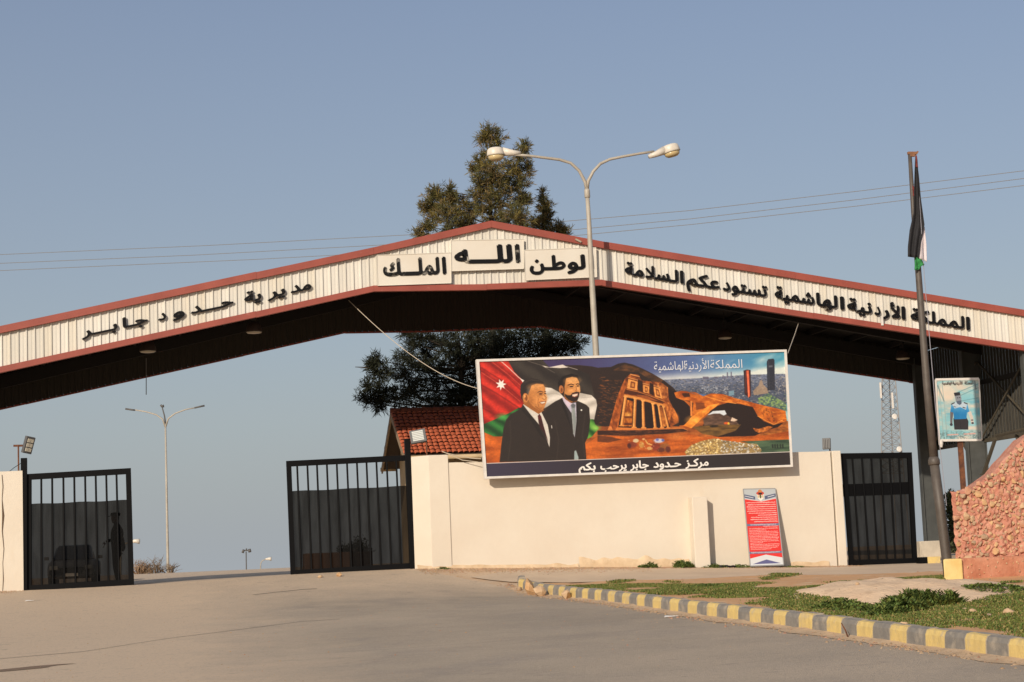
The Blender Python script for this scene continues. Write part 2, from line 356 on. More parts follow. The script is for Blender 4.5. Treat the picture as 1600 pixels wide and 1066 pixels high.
# road: lofted between its left margin (outside the view) and the kerb, the wall foot and the gateway
rows = []
for y in np.concatenate([np.arange(-6, 48, .5), np.arange(48, 96, 1.0), np.arange(96, 150, 5)]):
    k = kerb_x(y) + .02
    wl = onY(648, 888, DG).x
    if y < nose_y - .5: r = k
    elif y < DG - .2: r = kerb_x(nose_y) + .02 + (wl - kerb_x(nose_y)) * min(1, (y - nose_y + .5) / (DG - .2 - nose_y + .5)) ** .7
    else: r = wl + .3 + max(0, y - 60) * .1
    if y > nose_y - .5: r += .18 * mnoise.noise(Vector((y * 1.1, 0, 5)))
    l = -14 if y < DG else onY(30, 920, DG).x - max(0, y - 60) * .1
    if y < DG: l = l + .3 * mnoise.noise(Vector((y * .4, 3, 1)))
    rows.append([Vector((l + (r - l) * t, y, G(l + (r - l) * t, y) + .004 + .0 * t)) for t in np.linspace(0, 1, 44)])
mb = MB(); mb.grid([list(c) for c in zip(*rows)]); mb.build('road', M_road, smooth=True, kind='structure')
# pale concrete drive running along the wall to the side gate
back = [(-1.6, DG - 1.15)] + [(x, DG - 1.0 - .02 * x) for x in np.arange(0, 13, .5)] + [(15, DG + 2.5), (18, DG + 3)]
fr_px = [(770, 914), (830, 911), (880, 911), (960, 909), (1100, 906), (1250, 904), (1400, 902), (1480, 901), (1620, 899)]
fr = [gnd(*p) for p in fr_px]
cols = []
for x in np.arange(7.2, 30, .4):
    y0 = float(np.interp(x, [p.x for p in fr], [p.y for p in fr])) + .12 * mnoise.noise(Vector((x * 1.3, 0, 0)))
    y1 = float(np.interp(x, [7, 9.5, 12.6, 17, 18.0, 18.3, 24], [DG - .9, DG - .75, DG - .45, DG - .3, DG - .2, DG + 8, DG + 9]))
    y1 += .15 * mnoise.noise(Vector((x * 1.7, 9, 0)))
    tp = max(0.0, 1 - (x - 7.2) / 1.6) ** 2; y0 = y0 + ((y0 + y1) / 2 - y0) * tp; y1 = y1 + (y0 - y1) * tp * .96
    cols.append([Vector((x, y0 + (y1 - y0) * t, G(x, y0 + (y1 - y0) * t) + .012)) for t in np.linspace(0, 1, 16)])
mb = MB(); mb.grid(cols); mb.build('drive', M_path, smooth=True, kind='structure')
# verge: raised earth between kerb and drive
def verge_back(x): return float(np.interp(x, [p.x for p in fr], [p.y for p in fr]))
def vz(x, y):
    t = max(0.0, min(1.0, (verge_back(x) - y - .1) / 2.5)); t = t * t * (3 - 2 * t)
    return G(x, y) + .004 + t * (.18 + .05 * mnoise.noise(Vector((x * .5, y * .5, 0))) + .02 * mnoise.noise(Vector((x * 2, y * 2, 3))))
def xr_kerb(y): return kerb_x(y) + .14
V_rows = []
for y in np.arange(8, 46, .4):
    yy = min(y, nose_y - .1)
    x0 = xr_kerb(yy) + (max(0, y - nose_y + .9) ** 1.2) * .8
    x1 = 32
    row = []
    for t in np.linspace(0, 1, 60) ** 1.15:
        x = x0 + (x1 - x0) * t; yb = verge_back(x); yq = min(y, yb - .02)
        row.append(Vector((x, yq, vz(x, yq))))
    V_rows.append(row)
M_verge = mat('verge_soil', (.68, .38, .175), .95, scale=1.1, col2=(.56, .31, .145), bump=.8, bscale=12)
layer(M_verge, (.70, .50, .30), 2.2, .52, .7)
mb = MB(); mb.grid([list(c) for c in zip(*V_rows)]); mb.build('verge', M_verge, smooth=True, kind='structure')

# kerb: alternately painted stones
kerb = empty('kerb', kerb_line[60], kind='structure')
kerb.location.z = G(kerb.location.x, kerb.location.y); WO[kerb.name] = kerb.location.copy()
M_ky = mat('yellow_kerb_paint', (.72, .53, .19), .8, scale=6, col2=(.62, .46, .18), bump=.3, bscale=30)
M_kg = mat('grey_kerb_paint', (.20, .185, .165), .85, scale=6, col2=(.26, .235, .20), bump=.3, bscale=30)
for m_ in (M_ky, M_kg): layer(m_, (.44, .37, .28), 5, .52, .70, amt=.75, detail=8)
M_ktop = mat('dusty_kerb_top', (.40, .34, .27), .9, scale=5, col2=(.30, .26, .21), bump=.4, bscale=40)
M_kbase = mat('bare_kerb_foot', (.50, .42, .31), .95, scale=8, col2=(.36, .29, .2), bump=.6, bscale=30)
def kerb_mesh(L, mp, seed):
    rr = random.Random(seed); b = MB(); n = 7
    prof = [(-.02, -.12), (-.0, .03), (.005, .17), (.03, .222), (.075, .236), (.17, .236), (.175, -.12)]   # (across, up); face towards road = negative
    P = []
    for i in range(n):
        s = -L / 2 + L * i / (n - 1)
        P.append([Vector((a + (rr.uniform(-.004, .004)), s + rr.uniform(-.006, .006) * (0 < i < n - 1), z + rr.uniform(-.004, .004))) for a, z in prof])
    for i in range(n - 1):
        for j in range(len(prof) - 1):
            b.cur = 2 if j == 0 else (0 if j < 4 else 1)
            b.add([P[i][j], P[i][j + 1], P[i + 1][j + 1], P[i + 1][j]], [(0, 1, 2, 3)])
    for e_ in (0, n - 1): b.cur = 1; b.add(P[e_], [tuple(range(len(prof)))])
    me = bpy.data.meshes.new('kerbstone'); me.from_pydata(b.v, [], b.f)
    for x in (mp, M_ktop, M_kbase): me.materials.append(x)
    me.polygons.foreach_set('material_index', b.mi); me.update(); return me
KM = [[kerb_mesh(.494, M_ky, 1), kerb_mesh(.494, M_ky, 2)], [kerb_mesh(.494, M_kg, 3), kerb_mesh(.494, M_kg, 4)]]
acc = 0; last = kerb_line[0]; idx = 0; seg0 = kerb_line[0]
dense = []
for a, b in zip(kerb_line[:-1], kerb_line[1:]):
    for t in np.linspace(0, 1, 10, endpoint=False): dense.append(a.lerp(b, t))
ks = [dense[0]]
for p in dense:
    if (p - ks[-1]).length >= .5: ks.append(p)
for i, (a, b) in enumerate(zip(ks[:-1], ks[1:])):
    m_ = (a + b) / 2; d = (b - a); za, zb = G(a.x, a.y), G(b.x, b.y)
    o = inst('kerbstone', KM[i % 2][random.random() < .5], (m_.x, m_.y, (za + zb) / 2 + random.uniform(-.012, .006)),
             (max(-.06, min(.06, math.atan2(zb - za, d.length))), 0, math.atan2(d.y, d.x) - math.pi / 2 + random.uniform(-.012, .012)), parent=kerb)

# ================================================================== CANOPY
DF, DB = 52.0, 61.0
xa = onY(766, 346, DF).x; XR = onY(1457, 700, DB).x; XL = 2 * xa - XR
def prof(pts, D):
    P = [onY(px, py, D) for px, py in pts]; P = [(p.x, p.z) for p in P]
    (x0, z0), (x1, z1) = P[0], P[1]; P.insert(0, (XL, z0 + (z1 - z0) / (x1 - x0) * (XL - x0)))
    (x0, z0), (x1, z1) = P[-2], P[-1]; P.append((XR, z1 + (z1 - z0) / (x1 - x0) * (XR - x1)))
    return P
TOP = prof([(0, 511), (400, 426.2), (583, 387.5), (766, 346), (945, 379.5), (1240, 426.5), (1600, 485.5)], DF)
BOT = prof([(0, 583.5), (400, 496.5), (583.7, 456), (760, 453.8), (940, 447), (1270, 498.6), (1600, 549)], DF)
f_ = lambda P, x: float(np.interp(x, [p[0] for p in P], [p[1] for p in P]))
canopy = empty('gate_canopy', (xa, DF, G(xa, DF)), 'huge gabled steel gate canopy with cream ribbed fascia and red trims spanning the road', 'canopy')
TU, TL_ = .20, .17
xk = sorted(set([p[0] for p in TOP] + [p[0] for p in BOT]))
def trim(name, fz, hgt, D, proud, mats=M_red, up=True):
    xs_ = sorted(set([XL, XR] + [p[0] for p in (TOP if up else BOT) if XL < p[0] < XR]))
    for a, b in zip(xs_[:-1], xs_[1:]):
        n = max(1, round((b - a) / 5.0))
        for i in range(n):
            u, v = a + (b - a) * i / n, a + (b - a) * (i + 1) / n
            q = MB(); zu, zv = fz(u), fz(v); y0, y1 = D - proud, D + .06; j = random.uniform(-.008, .008)
            y0 += random.uniform(-.006, .004)
            q.hexa([(u + .002, y0, zu - hgt + j), (v - .002, y0, zv - hgt + j), (v - .002, y1, zv - hgt + j), (u + .002, y1, zu - hgt + j),
                    (u + .002, y0, zu + j), (v - .002, y0, zv + j), (v - .002, y1, zv + j), (u + .002, y1, zu + j)])
            q.build(name, mats, canopy)
trim('top_trim', lambda x: f_(TOP, x), TU, DF, .13)
trim('bottom_trim', lambda x: f_(BOT, x) + TL_, TL_, DF, .11, up=False)
# front cladding: one ribbed strip after another
PIT = .2235
def strip(x, w, z0f, z1f, D, m, name, sgn=1, parent=canopy):
    # flat pan with one trapezoid rib at its right-hand side
    pr = [(0, 0), (.052, 0), (.058, .006), (.10, .006), (.106, 0), (.158, 0), (.172, .034), (.205, .034), (.2195, 0)]
    b = MB(); P = []
    dz = random.uniform(-.015, .01)
    for a, h in pr:
        xx = x + a * w / PIT; P.append([Vector((xx, D - sgn * h, z0f(xx))), Vector((xx, D - sgn * h, z1f(xx) + dz))])
    b.grid(P); return b.build(name, m, parent)
CLADS = [M_clad]
for k_, (c1_, c2_) in enumerate((((.66, .635, .57), (.61, .58, .505)), ((.74, .71, .64), (.68, .65, .57)), ((.68, .64, .55), (.63, .585, .49)))):
    m_ = mat('cream_metal_cladding_%s' % ('faded', 'pale', 'yellowed')[k_], c1_, .55, scale=.8, col2=c2_, detail=7, stretch=(1, 1, .4)); layer(m_, (.40, .30, .20), 4.0, .64, .80, stretch=(1.5, 1, .25), detail=6, amt=.5); CLADS.append(m_)
n = int((XR - XL) / PIT)
for i in range(n):
    x = XL + i * PIT
    strip(x, PIT, lambda t: f_(BOT, t) + TL_ - .05, lambda t: f_(TOP, t) - TU + .03, DF, random.choice(CLADS), 'cladding_strip')
# inner lining just behind so that the fascia has depth
def band(Pt, Pb, y0, y1, m, name, dzt=0, dzb=0):
    xs_ = sorted(set([p[0] for p in Pt] + [p[0] for p in Pb])); xs_ = [x for x in xs_ if XL <= x <= XR]
    for a, b in zip(xs_[:-1], xs_[1:]):
        q = MB(); q.hexa([(a, y0, f_(Pb, a) + dzb), (b, y0, f_(Pb, b) + dzb), (b, y1, f_(Pb, b) + dzb), (a, y1, f_(Pb, a) + dzb),
                          (a, y0, f_(Pt, a) + dzt), (b, y0, f_(Pt, b) + dzt), (b, y1, f_(Pt, b) + dzt), (a, y1, f_(Pt, a) + dzt)]); q.build(name, m, canopy)
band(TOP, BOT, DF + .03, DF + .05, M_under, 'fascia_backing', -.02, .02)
# back fascia (its inner face is what shows, with shade put into its colour)
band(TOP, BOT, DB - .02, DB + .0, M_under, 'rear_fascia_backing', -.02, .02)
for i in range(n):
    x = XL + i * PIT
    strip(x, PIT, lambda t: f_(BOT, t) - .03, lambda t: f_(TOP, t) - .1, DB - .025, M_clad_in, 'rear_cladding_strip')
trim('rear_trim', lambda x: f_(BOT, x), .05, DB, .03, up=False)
# roof sheets and ceiling lining, purlins and portal rafters
ks_ = [p[0] for p in TOP]
for a, b in zip(ks_[:-1], ks_[1:]):
    q = MB(); za, zb = f_(TOP, a) - .03, f_(TOP, b) - .03
    q.hexa([(a, DF + .06, za - .05), (b, DF + .06, zb - .05), (b, DB, zb - .05), (a, DB, za - .05), (a, DF + .06, za), (b, DF + .06, zb), (b, DB, zb), (a, DB, za)])
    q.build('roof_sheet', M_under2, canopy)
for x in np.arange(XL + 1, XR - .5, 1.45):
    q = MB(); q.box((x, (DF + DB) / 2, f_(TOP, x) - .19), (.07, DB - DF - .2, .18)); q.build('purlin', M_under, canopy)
for y in (DF + .45, (DF + DB) / 2, DB - .45):
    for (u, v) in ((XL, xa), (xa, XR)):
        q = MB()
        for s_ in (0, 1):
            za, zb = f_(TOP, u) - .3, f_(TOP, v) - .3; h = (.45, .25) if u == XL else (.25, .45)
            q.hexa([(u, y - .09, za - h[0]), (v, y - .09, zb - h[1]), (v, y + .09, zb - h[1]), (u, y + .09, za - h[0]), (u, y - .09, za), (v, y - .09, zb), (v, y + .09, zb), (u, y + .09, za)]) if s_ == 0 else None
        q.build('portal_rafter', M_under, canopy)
# columns: I-sections standing inside the side walls
for X, sg in ((XR, -1), (XL, 1)):
    for y in (DF + .2, (DF + DB) / 2 + .1, DB - .45):
        x0, x1 = X + sg * .06, X + sg * .70; g = G((x0 + x1) / 2, y) - .05; zt = f_(TOP, X) - .4
        q = MB(); q.box(((x0 + x1) / 2, y, (g + zt) / 2), (abs(x1 - x0) - .04, .03, zt - g))
        for xx in (x0, x1): q.box((xx, y, (g + zt) / 2), (.035, .22, zt - g))
        q.build('column', M_column, canopy)
# side walls (ribbed cladding, open below) and their bracing
zb_side = onX(1560, 683, XR).z
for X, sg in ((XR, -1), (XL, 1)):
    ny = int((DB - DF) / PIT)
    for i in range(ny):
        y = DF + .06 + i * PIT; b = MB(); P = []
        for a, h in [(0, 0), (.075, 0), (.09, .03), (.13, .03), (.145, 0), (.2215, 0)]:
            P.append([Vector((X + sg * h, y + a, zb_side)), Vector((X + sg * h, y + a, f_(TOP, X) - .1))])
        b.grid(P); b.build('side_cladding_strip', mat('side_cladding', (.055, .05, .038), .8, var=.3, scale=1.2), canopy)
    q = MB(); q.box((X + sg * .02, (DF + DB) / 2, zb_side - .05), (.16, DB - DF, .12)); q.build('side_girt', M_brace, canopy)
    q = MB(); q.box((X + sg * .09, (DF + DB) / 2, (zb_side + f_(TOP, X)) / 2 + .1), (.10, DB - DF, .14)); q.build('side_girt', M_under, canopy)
    ya, ym, yb_ = DF + .5, (DF + DB) / 2, DB - .5
    for (y0, y1) in ((ya, ym), (ym, yb_)):
        for z0, z1 in ((zb_side, f_(TOP, X) - 1.0), (f_(TOP, X) - 1.0, zb_side)):
            q = MB(); q.tube([(X + sg * (.16 if z0 < z1 else .22), y0, z0), (X + sg * (.16 if z0 < z1 else .22), y1, z1)], .035, 6); q.build('cross_brace', M_brace, canopy)
    for y0, y1 in ((ya + .1, ya + 1.3), (ym + .1, ym + 1.2), (ym - .1, ym - 1.2)):
        q = MB(); q.beam((X + sg * .3, y0, zb_side - 1.2), (X + sg * .3, y1, zb_side - .08), .08, .10); q.build('knee_brace', M_brace, canopy)
q = MB(); q.tube([onX(1556, 681, XR - .5), onX(1640, 662, XR - .5)], .05, 6); q.build('side_rail', M_brace, canopy)
# white concrete footing block at the foot of the rear column
p0 = onY(1437, 880, DB - 2); q = MB(); a, b = onY(1436, 846, DB - 2.2), onY(1474, 845, DB - 2.2)
q.box(((a.x + b.x) / 2, DB - 2.0, a.z - .6), (b.x - a.x, .5, 1.2)); q.build('concrete_block', mat('whitewashed_concrete', (.62, .55, .44), .9, var=.2, scale=3, bump=.3), label='low whitewashed concrete block beside the canopy column behind the side gate', cat='block', bevel=.02)
a = gnd(1464, 881); q = MB(); q.box((a.x, a.y + .3, a.z + .09), (.36, .25, .2)); q.cur = 1; q.box((a.x - .3, a.y + .3, a.z + .09), (.22, .25, .2))
q.build('loose_kerb_block', [M_ky, M_gate], label='short yellow and black painted block lying beside the flagpole foot', cat='block')

# loose and missing bits on the fascia
a = onY(899, 374, DF - .16); b = onY(908, 378.5, DF - .16); q = MB(); q.beam(a, b, .06, .05); q.build('torn_trim_edge', M_conc, canopy, label='torn pale edge in the red top trim')
a = onY(1378, 499, DF - .13); q = MB(); q.box((a.x, a.y, a.z - .05), (.07, .04, .28)); q.build('trim_patch', M_white, canopy, label='white gap in the red bottom trim')

# pendant bay lights hanging under the canopy
def pendant(px, py, D, lab):
    p = onY(px, py, D); zt = f_(TOP, p.x) - .25
    t = empty('pendant_light', (p.x, D, p.z), lab, 'lamp', 'bay lights hanging under the canopy')
    q = MB(); q.lathe([(.235, 0), (.24, .03), (.22, .14), (.17, .26), (.09, .30)], (p.x, D, p.z), 20); q.build('lamp_shade', mat('rusty_shade', (.035, .018, .011), .8), t, True)
    q = MB(); q.lathe([(.10, -.045), (.20, -.03), (.232, -.003), (.20, .01)], (p.x, D, p.z), 20); q.build('lamp_glass', mat('dusty_lamp_glass', (.50, .44, .32), .35), t, True)
    q = MB(); q.lathe([(.08, .36), (.08, .6), (.03, .64)], (p.x, D, p.z), 12); q.build('gear_housing', M_under, t)
    q = MB(); q.tube([(p.x, D, p.z + .6), (p.x, D, max(zt, p.z + .9))], .012, 6); q.build('hanger', M_under, t)
pendant(231, 549, DF + 1.6, 'round bay light under the left slope, the outer one of two')
pendant(397, 519, DF + 1.6, 'round bay light under the left slope, the one nearer the gable centre')
pendant(1133, 528, DB - 2, 'small dim bay light under the right slope above the billboard')
pendant(1411, 560, DB - 3, 'dim bay light near the rear right column of the canopy')
a, b = onY(228.5, 560, DB - .5), onY(228.5, 617, DB - .5)
q = MB(); q.tube([a, b], .014, 5); q.build('hanging_wire', M_wire, label='thin straight wire hanging below the left slope of the canopy', cat='wire')
_c = np.polyfit([545, 580, 620, 655, 700, 745], [470, 502, 538, 564, 589, 607], 3)
a = [onY(x, float(np.polyval(_c, x)), DF + .8 - 6.0 * (x - 545) / 200) for x in np.linspace(545, 746, 24)]
q = MB(); q.tube(a, .010, 6); q.build('sagging_cable', M_cable, label='pale cable sagging from the canopy to the left edge of the billboard', cat='cable')
q = MB(); q.tube([onY(1248, 504, DF + .6), onY(1241, 525, DF - 2), onY(1231, 552, 46.7)], .012, 6); q.build('stay_cable', M_cable, label='short thin cable from the canopy to the right corner of the billboard', cat='cable')

# ------------------------------------------------------------------ fascia signs and lettering
DS = DF - .14
def board(tl, tr, br, bl, lab, words, base, alif, grp='white name boards on the gable'):
    P = [onY(*c, DS) for c in (bl, br, tr, tl)]
    t = empty('sign_board', ((P[0].x + P[1].x) / 2, DS, min(P[0].z, P[1].z)), lab, 'sign', grp)
    q = MB(); q.slab(P, (0, .07, 0)); q.build('board_panel', M_board, t, bevel=.006)
    e_ = MB(); zc = .012
    for i in range(4):
        a, b = P[i], P[(i + 1) % 4]; e_.beam(a + Vector((0, -.006, 0)), b + Vector((0, -.006, 0)), .016, .016)
    e_.build('edge_strip', M_board, t)
    for s_, x0, x1, m_ in words: letters('lettering', s_, x0, x1, base, alif, DS - .006, m_, t, .02, .065, .04)
board((588.7, 399), (704.5, 395), (705, 442.5), (590, 446.5), 'left of the three white gable boards, lettered الملك', [('ا', 691, 697.5, M_black), ('الملـــك'[1:], 598.7, 687, M_black_worn)], lambda x: 430 - .03 * (x - 598), 24.5)
board((704.7, 376), (818, 373.8), (818.4, 420), (705.5, 423.7), 'middle and highest of the three white gable boards, lettered الله', [('ا', 805, 813, M_black_worn), ('للـــه', 710, 801, M_black)], lambda x: 410.3 - .012 * (x - 710), 26)
board((819.2, 391), (931, 387), (932.5, 433), (821, 438), 'right of the three white gable boards, lettered الوطن', [('ا', 922, 928, M_black), ('لو', 886, 915, M_black), ('طـن', 827.5, 884, M_black)], lambda x: 421.5 - .02 * (x - 827), 21)

lt = empty('mounted_lettering', onY(310, 515, DF - .07), 'black raised Arabic letters مديرية حدود جابر along the left slope of the fascia', 'lettering', 'raised letters on the fascia')
bl_ = lambda x: 520 - .2086 * (x - 157)
for s_, x0, x1, k in [('بـــر', 127.6, 183.5, 0), ('جـا', 191, 231, 0), ('د', 247, 259.5, 0), ('و', 269.5, 288.5, 0), ('حـــد', 297.5, 365, 0), ('ية', 381.5, 408.5, 0), ('ير', 418, 446, 0), ('مد', 454, 486.5, 0)]:
    dz = 0
    letters('lettering', s_, x0, x1, bl_, 15.5, DF - .045, M_black, lt, .045, .05, .0)
rt = empty('mounted_lettering', onY(1245, 470, DF - .07), 'black raised Arabic letters المملكة الأردنية الهاشمية تستودعكم السلامة along the right slope', 'lettering', 'raised letters on the fascia')
br_ = lambda x: 430.5 + .1615 * (x - 991.6)
for s_, x0, x1 in [('مة', 976, 1006), ('سلا'[::1], 1008, 1042), ('ل', 1043, 1059.5), ('ا', 1062, 1068.5), ('عكم', 1072, 1125), ('د', 1129, 1141), ('تستو', 1142.5, 1199),
                   ('شمية', 1210.2, 1272.6), ('لها', 1274.9, 1308.6), ('ا', 1312, 1319.5), ('نية', 1323.3, 1362.6), ('د', 1366, 1376), ('ر', 1375, 1390), ('لأ', 1390.5, 1406.5), ('ا', 1408, 1415), ('لمملكة', 1422.5, 1507), ('ا', 1509, 1516)]:
    if s_ == 'سلا': letters('lettering', 'سلا', 1008, 1046, br_, 18.5, DF - .045, M_black, rt, .045, .055, .0); continue
    if s_ == 'ل': s_ = 'لـ'
    letters('lettering', s_, x0, x1, br_, 18.5, DF - .045, M_black, rt, .045, .055, .0)

# ================================================================== WALLS
def wall_grid(q, P, D0, D1, nx=24, nz=8, amp=.006, seed=0):
    """front face of a hand-rendered wall with slight unevenness; P = bl,br,tr,tl on plane D0, box back to D1"""
    bl, br, tr, tl = [Vector(p) for p in P]; rows_ = []
    for i in range(nx + 1):
        a = bl.lerp(br, i / nx); b = tl.lerp(tr, i / nx); r_ = []
        for j in range(nz + 1):
            p = a.lerp(b, j / nz); k = amp * mnoise.noise(Vector((p.x * .9, p.z * .9, seed)))
            if j == nz: p = p + Vector((0, 0, .018 * mnoise.noise(Vector((p.x * 1.6, seed, 0)))))
            r_.append(Vector((p.x, D0 + k, p.z)))
        rows_.append(r_)
    q.grid(rows_)
    top = [r[-1] for r in rows_]; tb = [Vector((p.x, D1, p.z)) for p in top]; q.grid([top, tb][::-1])
    for r in (rows_[0], rows_[-1]):
        q.grid([[Vector((p.x, D1, p.z)) for p in r], r] if r is rows_[0] else [r, [Vector((p.x, D1, p.z)) for p in r]])
    q.grid([[Vector((r[0].x, D1, r[0].z)), Vector((r[-1].x, D1, r[-1].z))] for r in rows_])
wall = empty('boundary_wall', (onY(950, 885, DG).x, DG, G(4, DG)), 'long cream rendered wall between the two black gates carrying the billboard', 'wall')
xl, xr = onY(696, 880, DG).x, onY(1308, 880, DG).x; zt = onY(730, 722.5, DG).z; zt2 = onY(1285, 705.5, DG).z; g0 = G(xl, DG) - .3
q = MB(); wall_grid(q, [(xl, 0, G(xl, DG) - .2), (xr, 0, G(xr, DG) - .2), (xr, 0, zt2), (xl, 0, zt)], DG, DG + .3, 60, 12)
q.build('wall_panel', M_wall, wall, True)
# left pillar with its splayed return towards the gate post
A = onY(669, 711.5, DG - .03); B = onY(700, 710.5, DG - .03); C = onY(641, 713, DG + .42); zc = A.z
gA, gB, gC = G(A.x, DG) - .15, G(B.x, DG) - .15, G(C.x, DG) - .15
q = MB(); q.hexa([(A.x, A.y, gA), (B.x, B.y, gB), (B.x, DG + .42, gB), (C.x, C.y, gC), (A.x, A.y, zc), (B.x, B.y, zc), (B.x, DG + .42, zc), (C.x, C.y, zc - .01)])
q.build('pillar', M_wall, wall, bevel=.015)
E1, E2 = onY(1300, 704.5, DG - .02), onY(1313.5, 704, DG - .02)
q = MB(); gE = G(E2.x, DG) - .2; q.hexa([(E1.x, E1.y, gE), (E2.x, E2.y, gE), (E2.x, DG + .4, gE), (E1.x, DG + .4, gE), (E1.x, E1.y, E1.z), (E2.x, E2.y, E1.z), (E2.x, DG + .4, E1.z), (E1.x, DG + .4, E1.z)])
q.build('pillar', M_wall, wall, bevel=.02)
# buttress stub in front of the wall
a, b = onY(1081, 777, DG - .36), onY(1105, 776, DG - .36); gg = G(a.x, DG) - .1
q = MB(); q.box(((a.x + b.x) / 2, DG - .18, (gg + a.z) / 2), (b.x - a.x, .36, a.z - gg)); q.build('buttress', M_wall, wall, bevel=.02)
# rough unpainted footing showing at the foot of the wall
for u, v, h in ((652, 905, .12), (905, 1078, .34), (1236, 1300, .18)):
    P = []
    for px in np.arange(u, v, 4.0):
        p = onY(px, 887, DG); g = G(p.x, DG); w = .5 + .5 * mnoise.noise(Vector((px * .05, 1, 2)))
        P.append([Vector((p.x, DG - .035 - .02 * w, g - .05)), Vector((p.x, DG - .028, g + h * (.4 + w) * .7)), Vector((p.x, DG - .001, g + h * (.4 + w) * .75 + .02))])
    q = MB(); q.grid(P); q.build('footing', M_plinth, wall, True)
# short wall at the left edge of the picture with its crack
lw = empty('gatepost_wall', (onY(0, 920, DG).x, DG, G(-12, DG)), 'cream wall end with a dark vertical crack left of the gateway', 'wall')
a, b = onY(-40, 741, DG), onY(35, 735.5, DG)
q = MB(); wall_grid(q, [(a.x - 4, 0, G(a.x - 3, DG) - .2), (b.x, 0, G(b.x, DG) - .2), (b.x, 0, b.z), (a.x - 4, 0, a.z)], DG, DG + .45, 30, 12, .008, 5); q.build('wall_panel', M_wall, lw, True)
cr = [(3, 742), (4.5, 760), (3.2, 780), (5, 806), (3.5, 830), (6, 858), (4.3, 880), (5.2, 905), (4, 925)]
q = MB(); wv = [.012, .016, .01, .05, .02, .014, .01, .02, .012]
L_, R_ = [], []
for (x, y), w in zip(cr, wv):
    p = onY(x, y, DG - .012); L_.append(p - Vector((w / 2, 0, 0))); R_.append(p + Vector((w / 2, 0, 0)))
q.grid([L_, R_]); q.build('crack', mat('dark_crack_mortar', (.10, .06, .035), .95), lw)  # thin dark brown strip along the crack

# ================================================================== GATES
def screen_mat(name, tr):
    if name in MATS: return MATS[name]
    m = bpy.data.materials.new(name); m.use_nodes = True; n = m.node_tree.nodes; L = m.node_tree.links; n.clear()
    o = n.new('ShaderNodeOutputMaterial'); mx = n.new('ShaderNodeMixShader'); t = n.new('ShaderNodeBsdfTransparent'); d = n.new('ShaderNodeBsdfDiffuse')
    d.inputs[0].default_value = (.009, .009, .009, 1); t.inputs[0].default_value = (1, .90, .80, 1)
    g = n.new('ShaderNodeNewGeometry'); mp = n.new('ShaderNodeMapping'); mp.inputs['Scale'].default_value = (3.2, 1, .5); nz = n.new('ShaderNodeTexNoise'); nz.inputs['Scale'].default_value = 2.2; nz.inputs['Detail'].default_value = 7
    r = n.new('ShaderNodeMapRange'); r.inputs['From Min'].default_value = .35; r.inputs['From Max'].default_value = .68; r.inputs['To Min'].default_value = tr * 1.15; r.inputs['To Max'].default_value = tr * .6
    L.new(g.outputs['Position'], mp.inputs[0]); L.new(mp.outputs[0], nz.inputs[0]); L.new(nz.outputs[0], r.inputs[0]); L.new(r.outputs[0], mx.inputs[0])
    L.new(d.outputs[0], mx.inputs[1]); L.new(t.outputs[0], mx.inputs[2]); L.new(mx.outputs[0], o.inputs[0]); MATS[name] = m; return m
M_screen = screen_mat('black_shade_netting', .085)
